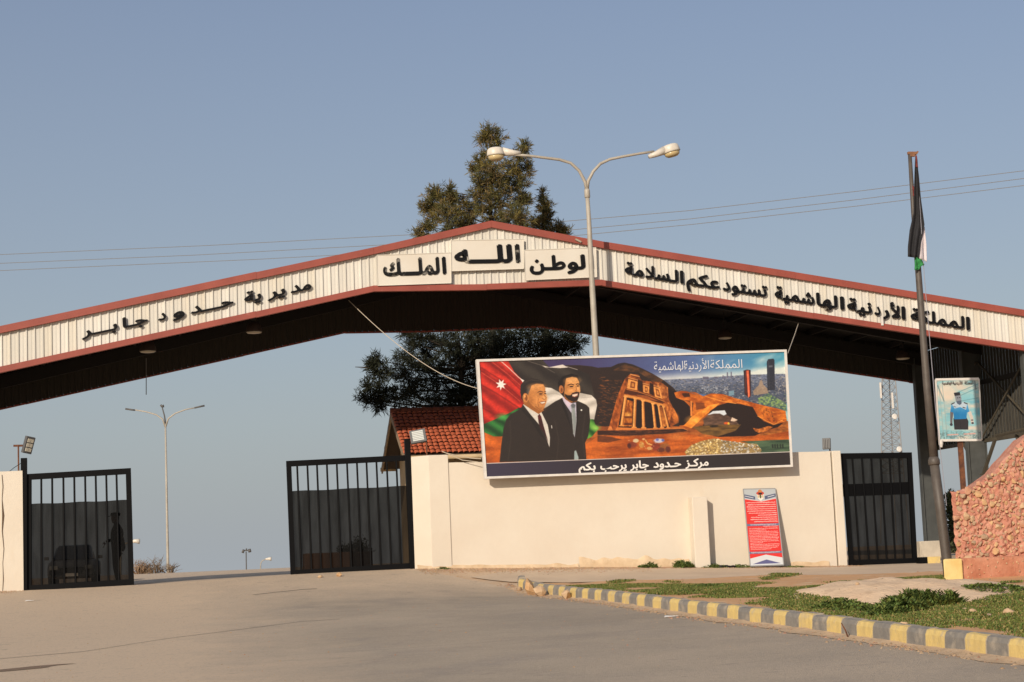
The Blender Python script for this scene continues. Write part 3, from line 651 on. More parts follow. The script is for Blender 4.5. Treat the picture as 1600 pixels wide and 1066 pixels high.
def gate(name, lab, c, bars, scr, mid=None, post=None, D=DG + .12, grp=None):
    """c = tl,tr,br,bl outer corners in the picture; bars = x at the top rail; scr = height where netting begins (px at left, right)"""
    tl, tr, br, bl = [onY(*p, D) for p in c]
    t = empty(name, ((bl.x + br.x) / 2, D, min(bl.z, br.z)), lab, 'gate', grp)
    w = .15
    def rail(a, b, h, nm): q = MB(); q.hexa([Vector((a.x, D - .035, a.z)), Vector((b.x, D - .035, b.z)), Vector((b.x, D + .035, b.z)), Vector((a.x, D + .035, a.z)), Vector((a.x, D - .035, a.z + h)), Vector((b.x, D - .035, b.z + h)), Vector((b.x, D + .035, b.z + h)), Vector((a.x, D + .035, a.z + h))]); q.build(nm, M_gate, t, bevel=.006)
    dn = Vector((0, 0, w)); rail(tl - dn, tr - dn, w, 'top_rail'); rail(bl, br, .14, 'bottom_rail')
    for p, q2, s_ in ((bl, tl, 1), (br, tr, -1)):
        q = MB(); q.hexa([Vector((p.x, D - .036, p.z + .003)), Vector((p.x + s_ * .13, D - .036, p.z + .003)), Vector((p.x + s_ * .13, D + .036, p.z + .003)), Vector((p.x, D + .036, p.z + .003)),
                          Vector((q2.x, D - .036, q2.z - .003)), Vector((q2.x + s_ * .13, D - .036, q2.z - .003)), Vector((q2.x + s_ * .13, D + .036, q2.z - .003)), Vector((q2.x, D + .036, q2.z - .003))][0:8]); q.build('stile', M_gate, t)
    Wd = tr.x - tl.x
    for px in bars:
        p = onY(px, c[0][1], D); u = (p.x - tl.x) / Wd; top = tl.lerp(tr, u); bot = bl.lerp(br, u)
        q = MB(); q.tube([bot + Vector((0, -.01, .1)), top + Vector((0, -.01, -.1))], .026, 8); q.build('bar', M_gate, t)
    if mid:
        a, b = onY(c[0][0] + 2, mid[0], D), onY(c[1][0] - 2, mid[0] - .035 * (c[1][0] - c[0][0]), D); q = MB(); h = mid[1]
        q.hexa([(a.x, D + .0, a.z - h), (b.x, D + .0, b.z - h), (b.x, D + .02, b.z - h), (a.x, D + .02, a.z - h), (a.x, D + .0, a.z), (b.x, D + .0, b.z), (b.x, D + .02, b.z), (a.x, D + .02, a.z)]); q.build('middle_rail', mat('mid_rail_paint', (.003, .003, .0035), .6, spec=.1), t)
    a, b = onY(c[0][0], scr[0], D), onY(c[1][0], scr[1], D); q = MB(); nX = 14
    ul, ur = (a.z - bl.z) / (tl.z - bl.z), (b.z - br.z) / (tr.z - br.z); a.x = bl.lerp(tl, ul).x + .04; b.x = br.lerp(tr, ur).x - .04; bl.x += .04; br.x -= .04
    P = [[Vector((bl.x + (br.x - bl.x) * i / nX, D + .03 + .012 * math.sin(i * 1.7), bl.z + .1)), Vector((a.x + (b.x - a.x) * i / nX, D + .03 + .01 * math.sin(i * 2.3), a.z + (b.z - a.z) * i / nX + .008 * math.sin(i * 1.1)))] for i in range(nX + 1)]
    q.grid(P); q.build('netting', M_screen, t)
    if post:
        a, b = onY(*post[0], D - .02), onY(*post[1], D - .02); q = MB(); r = .075
        q.hexa([Vector((b.x - r, D - .10, b.z)), Vector((b.x + r, D - .10, b.z)), Vector((b.x + r, D + .05, b.z)), Vector((b.x - r, D + .05, b.z)), Vector((a.x - r, D - .10, a.z)), Vector((a.x + r, D - .10, a.z)), Vector((a.x + r, D + .05, a.z)), Vector((a.x - r, D + .05, a.z))])
        q.build('gate_post', M_gate, t, bevel=.006)
    return t
GG = 'black barred gate leaves'
gate('barred_gate', 'black barred gate leaf left of the gateway with a guard standing behind its netting', [(40, 741), (204.5, 731.5), (209.5, 914), (40, 924)], [48, 64.5, 81.5, 99, 116, 133, 149.5, 166, 182], (788, 781), post=((37.5, 716), (38, 924)), grp=GG)
gate('barred_gate', 'black barred gate leaf hung on the cream pillar left of the billboard', [(447, 720.5), (640, 711), (648, 888), (454, 900)], [464, 480, 495, 510.5, 526, 542, 557.5, 572.5, 588, 604, 619], (768, 759), post=((636, 686), (645, 889)), D=DG + .5, grp=GG)
gate('barred_gate', 'black gate fully backed with netting right of the cream wall', [(1314, 708.5), (1424, 707), (1433, 880), (1327, 884.5)], [1331, 1346, 1360.5, 1375, 1389, 1403.5], (714, 712), mid=(757, .33), D=DG + .2, grp=GG)

# ================================================================== PRINTED SIGNS (flat print painted into pixel arrays)
def lat(seed, n=64): return np.random.default_rng(seed).random((n, n))
def vnoise(x, y, seed=0):
    g = lat(seed); n = 64; xi = np.floor(x).astype(int); yi = np.floor(y).astype(int); fx = x - xi; fy = y - yi
    fx = fx * fx * (3 - 2 * fx); fy = fy * fy * (3 - 2 * fy); a = g[xi % n, yi % n]; b = g[(xi + 1) % n, yi % n]; c = g[xi % n, (yi + 1) % n]; d = g[(xi + 1) % n, (yi + 1) % n]
    return (a * (1 - fx) + b * fx) * (1 - fy) + (c * (1 - fx) + d * fx) * fy
def fbm(x, y, seed=0, o=4): return sum(vnoise(x * 2 ** k, y * 2 ** k, seed + k) / 2 ** k for k in range(o)) / (2 - 2 ** (1 - o))
class Canvas:
    """x to the right, y down, in photograph pixels inside the sign"""
    def __init__(s, w, h, k): s.w, s.h, s.k = w, h, k; s.W, s.H = int(w * k), int(h * k); s.a = np.zeros((s.H, s.W, 3)); s.Y, s.X = np.mgrid[0:s.H, 0:s.W]; s.X = (s.X + .5) / k; s.Y = (s.Y + .5) / k
    def mask(s, pts):
        x = [p[0] for p in pts]; y = [p[1] for p in pts]; k = s.k
        s.w_ = w = (slice(max(0, int(min(y) * k) - 2), max(0, int(max(y) * k) + 3)), slice(max(0, int(min(x) * k) - 2), max(0, int(max(x) * k) + 3)))
        X0, Y0 = s.X[w], s.Y[w]; m = np.zeros(X0.shape)
        for ox, oy in ((.25, .25), (-.25, .25), (.25, -.25), (-.25, -.25)):
            X = X0 + ox / k; Y = Y0 + oy / k; ins = np.zeros(X.shape, bool); j = len(pts) - 1
            for i in range(len(pts)):
                if y[i] != y[j]:
                    c = ((y[i] > Y) != (y[j] > Y)) & (X < (x[j] - x[i]) * (Y - y[i]) / (y[j] - y[i]) + x[i]); ins ^= c
                j = i
            m += ins * .25
        return m
    def put(s, m, col, al=1.0, w=None):
        if w is None: w = (slice(None), slice(None))
        m = (m * al)[..., None]
        c = col(s.X[w], s.Y[w]) if callable(col) else np.array(col, float) / 255
        s.a[w] = s.a[w] * (1 - m) + c * m
    def poly(s, pts, col, al=1.0):
        m = s.mask(pts)
        if m.size: s.put(m, col, al, s.w_)
    def ell(s, cx, cy, rx, ry, col, al=1.0, rot=0, soft=.12):
        r_ = max(rx, ry) * (1 + soft) + 1; w = (slice(max(0, int((cy - r_) * s.k)), int((cy + r_) * s.k) + 1), slice(max(0, int((cx - r_) * s.k)), int((cx + r_) * s.k) + 1))
        dx, dy = s.X[w] - cx, s.Y[w] - cy; c, n = math.cos(rot), math.sin(rot); u = (dx * c + dy * n) / rx; v = (-dx * n + dy * c) / ry
        s.put(np.clip((1 - np.sqrt(u * u + v * v)) / soft + .5, 0, 1), col, al, w)
    def line(s, pts, w, col, al=1.0):
        k = s.k; x = [p[0] for p in pts]; y = [p[1] for p in pts]; W = (slice(max(0, int((min(y) - w) * k)), max(0, int((max(y) + w) * k) + 1)), slice(max(0, int((min(x) - w) * k)), max(0, int((max(x) + w) * k) + 1)))
        SX, SY = s.X[W], s.Y[W]; m = np.zeros(SX.shape)
        for (x0, y0), (x1, y1) in zip(pts[:-1], pts[1:]):
            dx, dy = x1 - x0, y1 - y0; t = np.clip(((SX - x0) * dx + (SY - y0) * dy) / (dx * dx + dy * dy + 1e-9), 0, 1)
            d = np.hypot(SX - x0 - t * dx, SY - y0 - t * dy); m = np.maximum(m, np.clip((w / 2 - d) * s.k + .5, 0, 1))
        s.put(m, col, al, W)
    def blur(s, r_=1):
        for _ in range(r_):
            p = np.pad(s.a, ((1, 1), (1, 1), (0, 0)), 'edge'); s.a = (p[:-2, 1:-1] + p[2:, 1:-1] + p[1:-1, :-2] + p[1:-1, 2:] + 2 * p[1:-1, 1:-1]) / 6
    def image(s, name):
        im = bpy.data.images.new(name, s.W, s.H); px = np.ones((s.H, s.W, 4), np.float32); px[..., :3] = np.clip(s.a[::-1], 0, 1); im.pixels.foreach_set(px.ravel()); im.pack(); return im
def ramp(c0, c1, t): t = np.clip(t, 0, 1)[..., None]; return np.array(c0) / 255 * (1 - t) + np.array(c1) / 255 * t
def print_mat(name, im, rough=.45):
    m = bpy.data.materials.new(name); m.use_nodes = True; n = m.node_tree.nodes; L = m.node_tree.links; b = n['Principled BSDF']; b.inputs['Roughness'].default_value = rough
    t = n.new('ShaderNodeTexImage'); t.image = im; t.extension = 'EXTEND'; L.new(t.outputs[0], b.inputs['Base Color']); return m
def print_panel(name, P, m, parent, thick, mback, nx=12, ny=6, bow=0.0, nrm=Vector((0, -1, 0))):
    bl, br, tr, tl = P; V = []; UV = []
    for i in range(nx + 1):
        for j in range(ny + 1):
            u, v = i / nx, j / ny; p = bl.lerp(br, u).lerp(tl.lerp(tr, u), v)
            V.append(p + nrm * (bow * math.sin(math.pi * u * 2.3 + 1) * math.sin(math.pi * v * 1.2))); UV.append((u, v))
    c = sum(V, Vector()) / len(V); F = [(i * (ny + 1) + j, (i + 1) * (ny + 1) + j, (i + 1) * (ny + 1) + j + 1, i * (ny + 1) + j + 1) for i in range(nx) for j in range(ny)]
    me = bpy.data.meshes.new(name); me.from_pydata([p - c for p in V], [], F); uvl = me.uv_layers.new(name='uv')
    for l in me.loops: uvl.data[l.index].uv = UV[l.vertex_index]
    me.materials.append(m); o = bpy.data.objects.new(name, me); COL.objects.link(o); WO[o.name] = c; o.parent = parent; o.location = c - WO[parent.name]
    q = MB(); q.slab([p - nrm * (.003 + abs(bow)) for p in P], -nrm * thick); q.build('backing', mback, parent)
    return o

# ---------------------------------------------------------------- the big billboard
QB = dict(TL=(748.5, 565.5), TR=(1225, 550), BR=(1235, 726.5), BL=(760.5, 745))
def toB(px, py):
    v = .5
    for _ in range(3):
        xl = QB['TL'][0] + (QB['BL'][0] - QB['TL'][0]) * v; xr = QB['TR'][0] + (QB['BR'][0] - QB['TR'][0]) * v; u = (px - xl) / (xr - xl)
        yt = QB['TL'][1] + (QB['TR'][1] - QB['TL'][1]) * u; yb = QB['BL'][1] + (QB['BR'][1] - QB['BL'][1]) * u; v = (py - yt) / (yb - yt)
    return u * 476, v * 179
def A(*pts): return [toB(740 + x / 4.846, 540 + y / 4.846) for x, y in pts]
def B(*pts): return [toB(980 + x / 4.846, 540 + y / 4.846) for x, y in pts]
cv = Canvas(476, 179, 2.6)
def skyc(X, Y):
    t = np.clip((X - 120) / 330, 0, 1); c = ramp((62, 50, 88), (88, 120, 168), t * 1.2); c = c * (1 - np.clip((X - 330) / 150, 0, 1)[..., None]) + np.array((60, 140, 165)) / 255 * np.clip((X - 330) / 150, 0, 1)[..., None]
    w = np.clip(fbm(X / 55 + 3, (Y + X * .35) / 22, 5) * 2.4 - .95, 0, 1) * np.clip((X - 300) / 90, 0, 1) + np.exp(-((Y - 38 + (X - 300) * .03) / 9) ** 2) * .75
    w = np.clip(w, 0, .9)[..., None]; return c * (1 - w) + np.array((226, 226, 214)) / 255 * w
cv.put(np.ones((cv.H, cv.W)), skyc)
def C1(*pts): return [toB(930 + x / 6.27, 555 + y / 6.27) for x, y in pts]
def C2(*pts): return [toB(780 + x / 7.107, 580 + y / 7.107) for x, y in pts]
def C3(*pts): return [toB(1060 + x / 6.463, 550 + y / 6.463) for x, y in pts]
rs = random.Random(33)
def inside_(mx, my, poly):
    c = False; j = len(poly) - 1
    for i in range(len(poly)):
        if (poly[i][1] > my) != (poly[j][1] > my) and mx < (poly[j][0] - poly[i][0]) * (my - poly[i][1]) / (poly[j][1] - poly[i][1]) + poly[i][0]: c = not c
        j = i
    return c
def strokes(n, pts, cols, l=(2, 7), w=(.4, 1.1), ang=.0, al=.55, jit=.35):
    xs_ = [p[0] for p in pts]; ys_ = [p[1] for p in pts]
    for _ in range(n):
        x, y = rs.uniform(min(xs_), max(xs_)), rs.uniform(min(ys_), max(ys_))
        if not inside_(x, y, pts): continue
        L_ = rs.uniform(*l); a_ = ang + rs.gauss(0, jit); cv.line([(x, y), (x + L_ * math.cos(a_), y + L_ * math.sin(a_))], rs.uniform(*w), rs.choice(cols), al)
def rock(c0, c1, sx=9, sy=9, seed=31): return lambda X, Y: ramp(c0, c1, fbm(X / sx, Y / sy, seed) * 1.9 - .45)
def glow(C, x, y, rx, ry, col, al): p = C((x, y))[0]; cv.ell(p[0], p[1], rx, ry, col, al, soft=1.6)
# ---- hazy city under the sky
city = C1((600, 245), (1003, 228)) + C3((240, 262), (700, 232), (1085, 222), (1090, 600), (700, 520), (300, 440), (0, 400)) + C1((760, 380))
cv.poly(city, lambda X, Y: ramp((112, 120, 142), (74, 82, 100), (Y - 42) / 22 + vnoise(X / 3, Y / 1.5, 4) * .4))
strokes(2600, city, [(36, 42, 54), (50, 56, 68), (92, 96, 104), (44, 50, 60), (130, 126, 122), (196, 190, 182), (150, 138, 128)], (.6, 2.6), (.4, 1.0), .05, .75, .15)
strokes(150, C3((180, 340), (480, 350), (480, 420), (200, 400)), [(214, 218, 220), (160, 170, 180), (70, 80, 100)], (.6, 2.4), (.4, .9), 0, .7, .15)
for x0, x1, y0, y1 in ((225, 285, 252, 276), (345, 375, 252, 270), (428, 440, 238, 268), (445, 458, 246, 268), (472, 484, 208, 266), (512, 524, 202, 264)): cv.poly(C3((x0, y0), (x1, y0), (x1, y1), (x0, y1)), (98, 94, 112), .9)
cv.poly(C3((490, 400), (545, 390), (548, 440), (492, 448)), (120, 156, 172), .8)
cv.poly(C3((740, 400), (800, 340), (815, 290), (835, 285), (850, 335), (900, 380), (900, 420), (750, 440)), (168, 140, 112), .75)
cv.poly(C3((790, 470), (900, 420), (1085, 520), (1090, 600), (980, 560), (880, 545), (800, 520)), lambda X, Y: ramp((60, 84, 84), (150, 182, 96), vnoise(X / 2.4, Y / 1.6, 13) * 1.4 - .2), .8)
strokes(80, C3((780, 440), (1085, 400), (1090, 590), (900, 550)), [(40, 56, 70), (170, 200, 110), (90, 110, 120), (200, 196, 170)], (.8, 3), (.4, .9), .3, .6)
cv.poly(C3((645, 190), (680, 180), (718, 184), (722, 440), (705, 470), (655, 430)), (50, 36, 38)); cv.poly(C3((672, 190), (700, 188), (712, 450), (690, 465), (680, 300)), (206, 84, 52)); cv.line(C3((688, 195), (698, 455)), .8, (246, 150, 104)); cv.line(C3((664, 200), (670, 420)), .5, (150, 70, 54))
cv.poly(C3((886, 100), (900, 75), (955, 68), (966, 84), (970, 385), (892, 392)), (44, 46, 56)); cv.line(C3((905, 90), (910, 380)), .7, (70, 72, 82)); cv.poly(C3((904, 140), (945, 136), (946, 154), (906, 158)), (110, 112, 118), .7)
strokes(50, C3((895, 240), (965, 235), (968, 380), (896, 385)), [(120, 116, 100), (90, 90, 92)], (.3, .8), (.3, .5), 0, .6)
strokes(60, C3((980, 260), (1085, 250), (1088, 390), (985, 400)), [(150, 140, 130), (186, 176, 160), (60, 64, 76)], (.5, 2.4), (.5, 1.2), 1.5, .6, .1)
# ---- dark mountain
mt = A((300, 110), (480, 130), (560, 165), (700, 150), (790, 150), (880, 160)) + C1((0, 125), (130, 118), (200, 85), (260, 75), (340, 92), (430, 130), (540, 185), (650, 250), (740, 320), (830, 420), (900, 560), (860, 740), (0, 745)) + A((300, 700),)
cv.poly(mt, (44, 32, 27))
cv.poly(C1((150, 150), (260, 90), (400, 130), (560, 200), (640, 250), (600, 300), (400, 170)), rock((54, 38, 28), (122, 76, 40), 8, 4), .8)
strokes(330, C1((0, 190), (90, 220), (240, 260), (200, 430), (120, 640), (0, 680)), [(120, 64, 28), (168, 88, 34), (206, 118, 50), (36, 24, 18), (84, 48, 26)], (1.5, 7), (.3, .8), .18, .55, .2)
cv.poly(C1((0, 700), (800, 700), (900, 500), (1003, 420)) + C3((300, 460), (700, 540), (1085, 640), (1130, 1020), (0, 1060)) + A((60, 930), (60, 640), (600, 640)), rock((120, 60, 26), (176, 96, 40), 12, 4, 55))
# ---- carved facade
cv.poly(C1((270, 230), (240, 290), (190, 420), (130, 640), (110, 720), (230, 730), (260, 400)), rock((110, 50, 20), (198, 104, 40), 4, 7))
cv.poly(C1((270, 230), (320, 185), (400, 195), (430, 250), (520, 260), (620, 265), (690, 330), (700, 440), (740, 520), (790, 600), (795, 660), (700, 720), (200, 730), (250, 400)), rock((86, 40, 18), (176, 92, 36), 5, 6))
cv.poly(C1((640, 440), (700, 470), (760, 540), (800, 640), (770, 660), (720, 600), (700, 700), (640, 470)), rock((130, 62, 24), (226, 134, 56), 3, 6))
cv.poly(C1((560, 270), (640, 280), (690, 320), (685, 420), (640, 430), (600, 330)), rock((110, 54, 24), (210, 128, 62), 3, 5))
for q4, dk in (([(300, 235), (392, 262), (385, 348), (288, 328)], [(325, 258), (368, 270), (364, 330), (318, 320)]), ([(445, 290), (505, 310), (502, 376), (448, 366)], [(462, 308), (490, 318), (488, 365), (462, 360)]), ([(548, 310), (608, 330), (636, 432), (562, 408)], [(566, 330), (598, 340), (616, 412), (576, 398)])):
    cv.poly(C1(*q4), (222, 148, 74)); cv.poly(C1(*dk), (120, 60, 26)); c_ = np.mean(dk, 0); cv.poly(C1(*[tuple(c_ + (np.array(p) - c_) * .55) for p in dk]), (216, 140, 66), .85)
for l_ in ([(320, 190), (408, 212)], [(300, 222), (400, 248)], [(445, 278), (508, 296)], [(548, 296), (612, 322)]): cv.line(C1(*l_), 1.3, (214, 150, 90), .85)
cv.line(C1((330, 205), (395, 222)), 1.6, (70, 34, 18), .8)
for x0, x1, y0, y1 in ((395, 440, 240, 365), (510, 548, 270, 400)): cv.poly(C1((x0, y0), (x1, y0 + 20), (x1, y1), (x0, y1 - 20)), (38, 22, 16), .9)
cv.poly(C1((275, 332), (400, 352), (500, 388), (640, 450), (660, 470), (590, 470), (400, 402), (255, 378)), (72, 34, 18)); cv.line(C1((285, 338), (400, 362), (500, 396), (652, 456)), 1.0, (206, 126, 58)); cv.poly(C1((370, 390), (480, 398), (600, 455), (500, 440)), (150, 78, 34))
cv.poly(C1((262, 388), (400, 412), (520, 448), (655, 488), (655, 505), (520, 470), (400, 436), (255, 412)), (206, 132, 62)); cv.line(C1((256, 414), (400, 440), (520, 474), (650, 508)), .7, (60, 28, 14))
cv.poly(C1((258, 412), (655, 505), (715, 720), (200, 720)), (34, 21, 16))
cv.poly(C1((290, 440), (345, 455), (338, 700), (250, 700)), rock((130, 60, 18), (216, 126, 42), 3, 5)); glow(C1, 300, 590, 4, 3.5, (250, 186, 90), .8); cv.poly(C1((265, 600), (335, 600), (335, 620), (262, 622)), (90, 40, 16), .8); cv.poly(C1((262, 665), (335, 668), (335, 690), (258, 688)), (70, 32, 16), .8)
cv.poly(C1((605, 500), (645, 515), (690, 700), (640, 705)), rock((120, 60, 22), (214, 130, 56), 2, 5))
for x0, x1, w0, w1, yt, yb_ in ((275, 236, 30, 30, 405, 695), (369, 358, 28, 32, 425, 712), (444, 451, 26, 32, 445, 716), (541, 566, 24, 28, 475, 718), (597, 632, 22, 26, 490, 712), (645, 694, 18, 24, 505, 715)):
    cv.poly(C1((x0 - w0 / 2, yt), (x0 + w0 / 2, yt + 4), (x1 + w1 / 2, yb_), (x1 - w1 / 2, yb_)), (196, 118, 50)); cv.line(C1((x0 - w0 * .18, yt + 6), (x1 - w1 * .18, yb_ - 4)), w0 / 6.27 * .42, (238, 170, 92)); cv.line(C1((x0 + w0 * .42, yt + 6), (x1 + w1 * .42, yb_ - 4)), .6, (110, 56, 22), .8)
    cv.poly(C1((x0 - w0 * .75, yt - 6), (x0 + w0 * .75, yt), (x0 + w0 * .7, yt + 12), (x0 - w0 * .7, yt + 8)), (226, 156, 82)); cv.poly(C1((x1 - w1 * .8, yb_ - 8), (x1 + w1 * .8, yb_ - 6), (x1 + w1 * .8, yb_ + 6), (x1 - w1 * .8, yb_ + 4)), (214, 138, 66))
cv.poly(C1((190, 708), (470, 722), (715, 714), (830, 712), (890, 735), (880, 750), (400, 765), (170, 745)), (196, 112, 50)); cv.poly(C1((0, 742), (400, 738), (840, 724), (892, 745), (700, 770), (300, 790), (0, 785)), (52, 30, 22)); strokes(90, C1((0, 740), (880, 728), (880, 760), (0, 790)), [(150, 84, 42), (100, 56, 30)], (3, 12), (.3, .7), -.03, .6, .06)
cv.poly(C1((110, 700), (135, 700), (150, 738), (100, 738)), (206, 120, 60))
cv.poly(C1((690, 330), (760, 360), (900, 470), (915, 590), (860, 690), (800, 690), (790, 600), (740, 510), (700, 430)), (36, 24, 20)); glow(C1, 770, 620, 3.5, 6, (200, 112, 44), .8)
# ---- sandstone arch
ar = C1((750, 370), (820, 352), (900, 360), (1003, 400)) + C3((60, 400), (150, 410), (230, 450), (310, 422), (430, 428), (560, 470), (720, 510), (870, 548), (1000, 575), (1080, 600), (1085, 700), (1000, 740), (880, 700), (800, 660), (740, 560), (620, 530), (420, 520), (300, 600), (180, 690), (110, 775), (0, 760)) + C1((830, 700), (900, 620), (920, 520), (850, 450), (770, 420))
cv.poly(ar, rock((150, 66, 18), (224, 126, 40), 12, 5, 41))
cv.poly(C1((830, 375), (900, 375), (910, 410), (850, 415)), (60, 32, 18), .9); cv.poly(C3((10, 425), (80, 425), (90, 450), (30, 455)), (60, 32, 18), .9)
cv.poly(C3((0, 480), (95, 500), (100, 620), (60, 700), (0, 740)) + C1((860, 690), (925, 600), (940, 470)), (40, 26, 20), .95); cv.poly(C3((98, 500), (118, 500), (116, 650), (100, 650)), (226, 134, 62))
cv.poly(C3((150, 510), (240, 520), (250, 570), (160, 590)), (104, 50, 22), .8)
cv.poly(C3((30, 745), (160, 620), (300, 540), (400, 520), (330, 580), (220, 670), (110, 775)), rock((206, 112, 30), (240, 152, 56), 6, 6)); glow(C3, 130, 690, 9, 5, (255, 180, 76), .7)
cv.poly(C3((300, 600), (380, 545), (480, 515), (620, 530), (740, 560), (790, 650), (850, 700), (950, 742), (1060, 712), (1000, 760), (860, 800), (760, 850), (380, 860), (200, 800)), (38, 25, 20))
strokes(200, C3((230, 445), (430, 430), (720, 510), (1000, 578), (1080, 602), (1082, 690), (1000, 730), (880, 690), (780, 600), (620, 525), (400, 515)), [(250, 160, 66), (236, 138, 46), (112, 52, 20), (74, 36, 18), (186, 92, 30)], (1.5, 6), (.4, 1.2), .3, .6)
strokes(70, C3((780, 570), (900, 560), (1000, 700), (900, 700)), [(70, 36, 18), (110, 56, 22)], (1, 5), (.5, 1.2), 1.3, .6); cv.line(C3((790, 650), (880, 700), (960, 735), (1050, 690)), 1.1, (250, 160, 64), .8); cv.line(C3((250, 450), (420, 500), (560, 522)), 1.3, (252, 166, 70), .7)
cv.poly(C3((230, 680), (280, 640), (360, 600), (470, 640), (560, 690), (600, 740), (440, 765), (240, 760)), rock((74, 54, 44), (112, 84, 66), 8, 3)); cv.poly(C3((270, 642), (330, 600), (450, 592), (470, 630), (440, 645), (400, 625), (340, 625)), (206, 212, 216)); cv.poly(C3((525, 662), (585, 690), (545, 705), (510, 700)), (216, 190, 166))
cv.ell(*C3((470, 722))[0], 4.6, 2.0, (196, 84, 36)); cv.ell(*C3((490, 728))[0], 1.6, 2.4, (220, 180, 60)); cv.poly(C3((120, 760), (300, 740), (620, 735), (560, 800), (380, 855), (220, 830)), rock((76, 56, 30), (124, 90, 44), 12, 2)); cv.ell(*C3((340, 752))[0], 7, 1.8, (44, 34, 26))
cv.poly(C3((740, 770), (800, 780), (900, 750), (950, 760), (880, 800), (800, 820), (760, 800)), rock((120, 62, 24), (214, 124, 50), 3, 2)); cv.poly(C3((860, 820), (1000, 770), (1085, 700), (1120, 700), (1125, 890), (700, 900)), rock((120, 66, 28), (188, 108, 42), 9, 3)); strokes(60, C3((760, 840), (1085, 720), (1115, 880), (720, 890)), [(150, 84, 34), (96, 52, 24)], (3, 10), (.3, .8), -.2, .5)
# ---- sand, white rocks, water
sand_a = A((60, 660), (840, 745)) + C1((0, 800), (130, 790), (300, 800), (700, 775), (880, 765), (1003, 800)) + C3((60, 800), (200, 860), (600, 860), (900, 840), (1120, 800), (1128, 1010), (0, 1060)) + A((60, 930),)
cv.poly(sand_a, rock((140, 62, 20), (206, 104, 36), 34, 6, 51))
strokes(260, sand_a, [(222, 124, 48), (116, 52, 20), (186, 92, 34), (160, 74, 26)], (5, 24), (.3, .9), -.04, .4, .08)
cv.poly(C1((0, 790), (120, 800), (240, 830), (100, 860), (0, 850)), (66, 36, 24), .7); glow(C1, 780, 800, 12, 4, (230, 140, 66), .5)
wr = C3((40, 1010), (100, 950), (200, 905), (340, 875), (480, 900), (640, 920), (780, 930), (830, 990), (820, 1020), (60, 1050))
cv.poly(C3((600, 905), (1124, 885), (1128, 1010), (820, 1022), (780, 940)), rock((44, 62, 48), (84, 106, 78), 16, 2, 71)); cv.poly(wr, (150, 124, 78))
for _ in range(700):
    x, y = rs.uniform(40, 830), rs.uniform(870, 1050); p = C3((x, y))[0]
    if inside_(p[0], p[1], wr): k = x / 830; c_ = rs.choice(((226, 196, 120), (236, 222, 180), (120, 88, 50), (196, 160, 90)) if k < .5 else ((206, 206, 200), (160, 156, 148), (96, 88, 78), (232, 230, 220))); cv.ell(p[0], p[1], rs.uniform(.5, 1.9), rs.uniform(.4, 1.1), c_, .8)
for x_ in (935, 960, 985, 1015, 1040): cv.poly(C3((x_, 935), (x_ + 16, 930), (x_ + 20, 972), (x_ + 4, 975)), (34, 40, 34), .85)
# ---- kneeling camels
for x, y, rx, ry, c_ in ((340, 880, 7.5, 4.5, (120, 54, 38)), (375, 840, 4.5, 3, (206, 190, 150)), (430, 880, 4, 5, (190, 140, 70)), (310, 890, 3, 4, (70, 34, 30)), (450, 825, 2.2, 1.6, (210, 160, 110)), (575, 900, 8.5, 6, (126, 50, 36)), (600, 840, 8, 3.4, (190, 196, 220)), (585, 830, 2.4, 2, (90, 100, 170)), (640, 836, 2.4, 2, (80, 92, 160)), (660, 905, 8, 6.5, (140, 86, 44)), (690, 925, 4, 5, (86, 40, 34)), (510, 915, 4.5, 2.6, (206, 160, 100)), (620, 930, 6, 3.5, (90, 44, 34))):
    p = C1((x, y))[0]; cv.ell(p[0], p[1], rx, ry, c_, .9, soft=.4)
cv.line(C1((470, 835), (490, 870), (530, 880)), 2.0, (206, 150, 84)); strokes(60, C1((290, 830), (460, 840), (715, 860), (715, 950), (480, 930), (290, 905)), [(220, 200, 170), (60, 30, 26), (170, 60, 44), (190, 130, 60)], (.5, 2), (.4, .9), .3, .8)
# ---- flag behind the men
def fold(c0, c1, k=3.4, t=.75): return lambda X, Y: ramp(c0, c1, .5 + .5 * np.sin((Y - X * t) / k + 2.6 * fbm(X / 20, Y / 20, 8)))
cv.poly(A((240, 100), (500, 100), (560, 165), (760, 180), (860, 220), (900, 400), (560, 400), (340, 300)), fold((40, 33, 29), (58, 51, 44), 6)); 
cv.poly(A((500, 150), (560, 165), (660, 145), (700, 168), (640, 172), (530, 166)), (214, 204, 192)); cv.line(A((690, 160), (770, 184)), .9, (170, 160, 150)); cv.line(A((400, 118), (500, 150), (600, 208)), .7, (110, 100, 90))
cv.poly(A((38, 110), (250, 105), (300, 200), (380, 280), (372, 460), (250, 520), (160, 570), (65, 610)), fold((138, 24, 16), (206, 48, 32), 4.2, .8))
for a_, b_, c_ in (((60, 170), (200, 260), (350, 400)), ((60, 300), (180, 370), (330, 470)), ((60, 470), (150, 520), (230, 530)), ((100, 115), (240, 230), (360, 350))): cv.line(A(a_, b_, c_), 2.2, (112, 18, 12), .55)
for a_, b_, c_ in (((60, 205), (200, 300), (345, 425)), ((130, 118), (250, 215), (365, 320))): cv.line(A(a_, b_, c_), 1.2, (232, 96, 70), .6)
cv.line(A((190, 108), (260, 170), (330, 240), (372, 272)), 1.3, (226, 190, 176)); cv.poly(C2((215, 80), (270, 108), (250, 132), (236, 108)), (236, 230, 220))
cx, cy = A((203, 297))[0]; st = []
for i in range(14): r_ = 8.6 if i % 2 == 0 else 3.8; a_ = math.pi * i / 7 - .3; st.append((cx + r_ * math.sin(a_), cy - r_ * 1.1 * math.cos(a_)))
cv.poly(st, (236, 228, 218))
